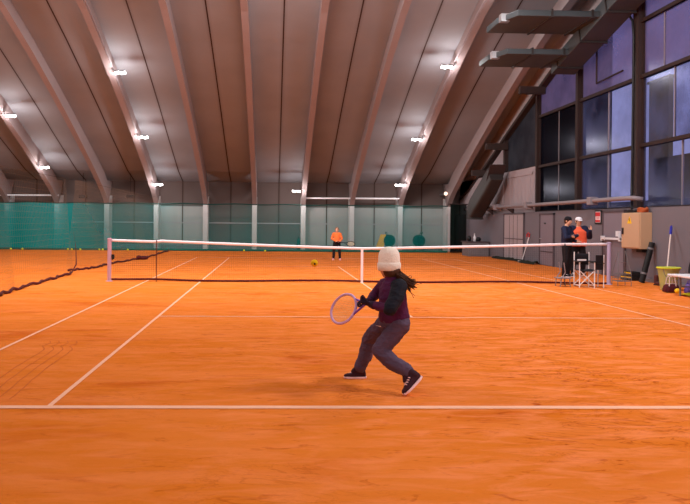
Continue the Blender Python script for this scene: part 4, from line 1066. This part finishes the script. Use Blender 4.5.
for x, z in ((.985, .560), (1.02, .574), (1.055, .572), (1.02, .561)):
    h = bv_.ray_cast(V((x, 5.0, z)) - origin(girl), V((0, 1, 0)))[0]
    lv.append((h if h is not None else V((x, 6.3, z)) - origin(girl)) + origin(girl) + V((0, -.004, 0)))
obj('logo_mark', MB().add(lv, [(0, 1, 3), (1, 2, 3)]), M['white'], girl)
shoe(girl, 'dark running shoe planted flat with pale sole', (.935, 6.82, .008), (.715, 6.83, .008), 1, M['shoe'], M['sole'], ankle=(.885, 6.82, .135))
shoe(girl, 'dark running shoe pushed up on its toes', (1.352, 6.22, .150), (1.178, 6.12, .012), 1, M['shoe'], M['sole'], up=(-.62, -.1, .75), ankle=(1.215, 6.265, .205))
# knit beanie with folded cuff
hc = V(J['head']) + hu_ * .02
cu_, cf_ = hu_, hf_
bt = Matrix((hr_, hf_, hu_)).transposed()
tilt = bt @ Matrix.Rotation(0.16, 3, 'X')
bp_ = MB().lathe([(.094, -.046), (.100, -.02), (.103, .03), (.101, .075), (.093, .112), (.072, .142), (.04, .158), (.0, .162)], hc - cf_ * .012, tilt, n=32)
bn2 = obj('beanie', bp_, M['knit'], girl, smooth=True, subsurf=1)
cfm = MB().lathe([(.096, -.064), (.105, -.060), (.110, -.025), (.109, .006), (.103, .012)], hc - cf_ * .012, tilt, n=32)
obj('beanie_cuff', cfm, M['knit'], bn2, smooth=True)
# pony tail blown to the right
pt = MB(); root_p = V(J['head']) - hf_ * .09 - hu_ * .085
tipd = V((.150, -.03, -.125))
for i in range(120):
    a = V((R.gauss(0, .012), R.gauss(0, .012), R.gauss(0, .012))); bsp = V((R.gauss(.0, .012), R.gauss(0, .016), R.gauss(0, .024)))
    k = R.uniform(.72, 1.08)
    P = [root_p + a, root_p + a + V((.05, -.02, -.035)) + bsp * .3, root_p + a + V((.09, -.03, -.075)) + bsp * .7, root_p + a * .5 + tipd * k + V((0, 0, .03 * R.random())) + bsp * 1.3]
    Q = []
    for j in range(len(P) - 1):
        for u_ in (0, .33, .66): Q.append(P[j].lerp(P[j + 1], u_))
    Q.append(P[-1]); n = len(Q)
    pt.tube(Q, [.0065 * (1 - .8 * (i2 / (n - 1))) + .001 for i2 in range(n)], 5)
obj('ponytail', pt, M['hair'], girl, smooth=True)
hb2 = MB().ell(V(J['head']) - hf_ * .03 - hu_ * .05, hr_ * .082, hf_ * .084, hu_ * .075)
obj('hair', hb2, M['hair'], girl, smooth=True)
gv = MB()
for c in 'rl':
    a_ = list(hk[c]); a_[3] = HL * 1.03; hand_shape(gv, g('wr_' + c) - V(hk[c][0]).normalized() * .002, *a_)
    gv.capsule(g('el_' + c).lerp(g('wr_' + c), .85), g('wr_' + c), .036, .030)
gvo = flesh('gloves', gv, M['grip'], girl, 0.004, 2, inflate=0.0035); gvo['label'] = 'thin dark gloves on both hands'
# her racket: head centre left of the hands, leaning away from the camera
racket('tennis_racket', 'tennis racket with lilac frame held by the girl in the beanie', (.690, 6.68, .705), (-.50, .60, -.18), (.16, .42, .9), .170, .148, (.93, 6.43, .80), M['frame'], M['framepurple'])

# ---- upright figures
def upright(label, foot, rz, stature, tops, arms, stance=.11, voxel=.009, hands=None, cap=None, shoes=M['shoe'], solem=M['sole'], pants=M['black'], vest=None, hair=M['hair'], lean=0.0, bulk=1.0):
    s = stature / 1.75; R3 = rotz(rz); o = V(foot)
    t = thing('person', label, 'person', foot, 0)
    def q(x, y, z): return o + R3 @ V((x * s, y * s, z * s))          # y forward is -Y at rz 0
    d = lambda x, y, z: R3 @ V((x, y, z))
    fw = d(0, -1, 0)
    J = dict(head=q(0, -.03 - lean, 1.63), face=d(0, -1, -.08), up=(0, 0, 1), hs=.235 * s if stature > 1.5 else .24 * s * 1.08, neck=q(0, .01 - lean * .8, 1.47),
             sh_l=q(.18, .01 - lean * .7, 1.41), sh_r=q(-.18, .01 - lean * .7, 1.41),
             hip_l=q(.085, 0, .93), hip_r=q(-.085, 0, .93), kn_l=q(.10 + stance * .3, -.03, .5), kn_r=q(-.10 - stance * .3, -.03, .5),
             an_l=q(stance, .03, .09), an_r=q(-stance, .03, .09), toe_l=q(stance + .02, -.13, .04), toe_r=q(-stance - .02, -.13, .04))
    for k, v in arms.items(): J[k] = q(*v)
    hk = {}
    for c in 'lr':
        fd = (V(J['wr_' + c]) - V(J['el_' + c])).normalized()
        h = (hands or {}).get(c)
        hk[c] = (h[0] if False else fd if not h else d(*h[0]), d(*(h[1] if h else ((-1 if c == 'l' else 1), 0, 0))), d(*(h[2] if h else (0, -1, .3))), .185 * s, h[3] if h else (.3, .35, .3), .35)
    mb, (r, f, u), (hp, sh, ax, rr, ff, hr) = body_shape(J, s, hk)
    flesh('body', mb, M['skin'], t, voxel * .8, 3)
    eyes(t, J['head'], r, f, u, J['hs'])
    g = lambda k: V(J[k])
    b = bulk
    jk = MB()
    jk.loft([(hp - ax * .04 * s, hr * .185 * s * b, ff * .145 * s * b), (hp + ax * .1 * s, hr * .185 * s * b, ff * .15 * s * b), (hp.lerp(sh, .5), rr * .185 * s * b, ff * .148 * s * b), (hp.lerp(sh, .8), rr * .20 * s * b, ff * .14 * s * b), (hp.lerp(sh, .97), rr * .17 * s, ff * .11 * s), (sh + ax * .06 * s, rr * .085 * s, ff * .08 * s)], 22)
    sv = jk if not vest else MB()
    for c in 'lr':
        sv.chain([sh.lerp(g('sh_' + c), .6), g('sh_' + c), g('el_' + c), g('wr_' + c)], [.085 * s, .083 * s * b, .066 * s * b, .046 * s])
    if vest:
        flesh('jacket', sv, tops, t, voxel, 4, 0.006 * s, 10)
        bv = flesh('bib', jk, vest, t, voxel, 4, 0.006 * s, 8); bv['label'] = 'bright orange bib'
    else: flesh('jacket', jk, tops, t, voxel, 4, 0.007 * s, 10)
    tr = MB(); tr.loft([(hp - ax * .10 * s, hr * .13 * s, ff * .11 * s), (hp - ax * .02 * s, hr * .175 * s, ff * .135 * s), (hp + ax * .08 * s, hr * .17 * s, ff * .13 * s)], 20)
    for c in 'lr': tr.chain([g('hip_' + c), g('kn_' + c), g('an_' + c) + V((0, 0, .02 * s))], [.115 * s, .085 * s, .066 * s])
    flesh('trousers', tr, pants, t, voxel, 4, 0.006 * s, 9)
    for c in 'lr':
        a = g('an_' + c); sg = 1 if c == 'l' else -1
        hl = o + R3 @ V((sg * stance * s, .085 * s, .008)); te = o + R3 @ V((sg * (stance + .03) * s, -.185 * s, .008))
        shoe(t, None, hl, te, 1.3, shoes, solem, ankle=a)
    hc = V(J['head']); S = J['hs']; B = Matrix((r, f, u)).transposed()
    hm = MB().ell(hc + u * .10 * S - f * .07 * S, r * .385 * S, f * .45 * S, u * .43 * S)
    hm.ell(hc - f * .18 * S - u * .12 * S, r * .33 * S, f * .28 * S, u * .30 * S)
    obj('hair', hm, hair, t, smooth=True)
    if cap:
        cp = MB().lathe([(.425 * S, .16 * S), (.43 * S, .24 * S), (.40 * S, .40 * S), (.30 * S, .52 * S), (.12 * S, .575 * S), (0, .58 * S)], hc - f * .02 * S, B, n=24)
        co = obj('cap', cp, cap, t, smooth=True)
        if cap is not M['black']: obj('cap_peak', MB().loft([(hc + f * .36 * S + u * .2 * S, r * .34 * S, u * .02 * S), (hc + f * .58 * S + u * .17 * S, r * .31 * S, u * .018 * S), (hc + f * .72 * S + u * .13 * S, r * .16 * S, u * .014 * S)], 16), cap, co, smooth=True)
        else: obj('cap_cuff', MB().lathe([(.425 * S, .12 * S), (.455 * S, .14 * S), (.455 * S, .25 * S), (.43 * S, .27 * S)], hc - f * .02 * S, B, n=24), cap, co, smooth=True)
    return t, q, d
# far player facing the camera, both hands at the waist holding a racket to her left
fp, q, d = upright('far player in orange top and black trousers facing the camera', (2.62, 28.25, 0), -0.12, 1.33, M['orange'],
    dict(el_l=(.27, .02, 1.16), wr_l=(.17, -.2, 1.0), el_r=(-.28, .03, 1.16), wr_r=(-.05, -.24, 1.02)), stance=.17, voxel=.010, bulk=.88, shoes=M['shoepink'], solem=M['sole'], hair=M['hairlight'],
    hands=dict(l=((-.25, -.9, 0), (-.5, .3, -.8), (-.6, -.3, .7), (.7, .8, .7)), r=((.55, -.8, 0), (.3, .4, -.8), (.6, -.3, .7), (.7, .8, .7))))
racket('tennis_racket', 'racket held out sideways by the far player in orange', (3.16, 27.92, .675), (1, -.2, -.1), (.1, .6, .8), .165, .125, (2.62, 28.0, .76), M['navy'], M['navy'])
# coach in navy with folded arms
upright('coach in navy jacket and dark cap with folded arms at the wall', (8.64, 20.1, 0), 0.75, 1.76, M['coachnavy'],
    dict(el_l=(.25, -.08, 1.15), wr_l=(-.02, -.25, 1.17), el_r=(-.25, -.08, 1.15), wr_r=(.03, -.29, 1.21)), stance=.13, voxel=.010, cap=M['black'], bulk=1.0,
    shoes=M['black'], solem=M['signwhite'],
    hands=dict(l=((-1, 0, .1), (0, 1, 0), (0, 0, 1), (.3, .35, .3)), r=((1, 0, .1), (0, 1, 0), (0, 0, 1), (.3, .35, .3))))
# coach in orange bib with raised hand and white cap
c2, q, d = upright('coach in orange bib and white cap with raised hand behind the chair', (9.16, 20.5, 0), -0.15, 1.75, M['coachnavy'],
    dict(el_l=(.30, -.06, 1.18), wr_l=(.26, -.28, 1.36), el_r=(-.28, -.02, 1.14), wr_r=(-.14, -.24, 1.04)), stance=.14, voxel=.010, cap=M['capwhite'], vest=M['bib'], bulk=1.3,
    shoes=M['black'], solem=M['signwhite'],
    hands=dict(l=((.15, -.3, 1), (-.6, -.6, .2), (-.6, .6, 0), (.25, .35, .3)), r=((.8, -.5, -.1), (.2, .9, -.2), (0, -.3, 1), (.5, .5, .4))))

# ------------------------------------------------------------------ light
w = bpy.data.worlds.new('dusk_sky'); scene.world = w; w.use_nodes = True
N, K = w.node_tree.nodes, w.node_tree.links; N.clear()
out = N.new('ShaderNodeOutputWorld'); bg = N.new('ShaderNodeBackground'); tc = N.new('ShaderNodeTexCoord'); nz = N.new('ShaderNodeTexNoise')
nz.inputs['Scale'].default_value = 3.2; nz.inputs['Detail'].default_value = 3; nz.inputs['Distortion'].default_value = 0.6
rp = N.new('ShaderNodeValToRGB'); rp.color_ramp.elements[0].position = 0.30; rp.color_ramp.elements[1].position = 0.54
rp.color_ramp.elements[0].color = L((120, 124, 190)); rp.color_ramp.elements[1].color = L((176, 178, 236))
K.new(tc.outputs['Generated'], nz.inputs['Vector']); K.new(nz.outputs['Fac'], rp.inputs[0]); K.new(rp.outputs[0], bg.inputs[0]); bg.inputs[1].default_value = 0.72
K.new(bg.outputs[0], out.inputs[0])
def area(name, loc, power, size, target, color=(1, .97, .95)):
    d = bpy.data.lights.new(name, 'AREA'); d.energy = power; d.shape = 'DISK'; d.size = size; d.color = color
    o = bpy.data.objects.new(name, d); COL.objects.link(o); o.location = loc
    o.rotation_euler = (V(target) - V(loc)).to_track_quat('-Z', 'Y').to_euler(); return o
# bulk area lamps for unseen rib floods over the court, plus added fill lamps
area('flood_and_fill', (6.6, 6.8, 6.3), 330, 1.3, (2, 6.5, 0))
area('flood_and_fill', (-6.0, 9.0, 7.2), 200, 1.6, (-2, 9, 0))
area('flood_and_fill', (6.4, 14.0, 8.7), 700, 1.8, (3, 19, 0))
area('flood_and_fill', (-6.0, 14.5, 8.7), 560, 1.8, (-4, 20, 0))
area('flood_and_fill', (0, 16.5, 9.2), 800, 2.0, (0, 29, 0))
area('flood_and_fill', (-13, 16, 8.8), 900, 2.0, (-13, 27, 0))
area('flood_and_fill', (0.5, 3.3, 5.0), 50, 2.2, (0.8, 4.2, 0))  # added fill from above to brighten the near clay
area('flood_and_fill', (-3.5, -1.5, 2.9), 90, 2.0, (1, 8, 0.6))  # added fill behind the camera, left side, for the girl's front
area('flood_and_fill', (5.0, -1.5, 2.9), 135, 2.0, (1.5, 8, 0.6))  # added fill behind the camera, right side, no fixture here

scene.view_settings.view_transform = 'Standard'
scene.view_settings.look = 'None'
scene.view_settings.exposure = 0.0
scene.cycles.max_bounces = 6; scene.cycles.diffuse_bounces = 4; scene.cycles.transparent_max_bounces = 24
scene.cycles.sample_clamp_indirect = 4.0
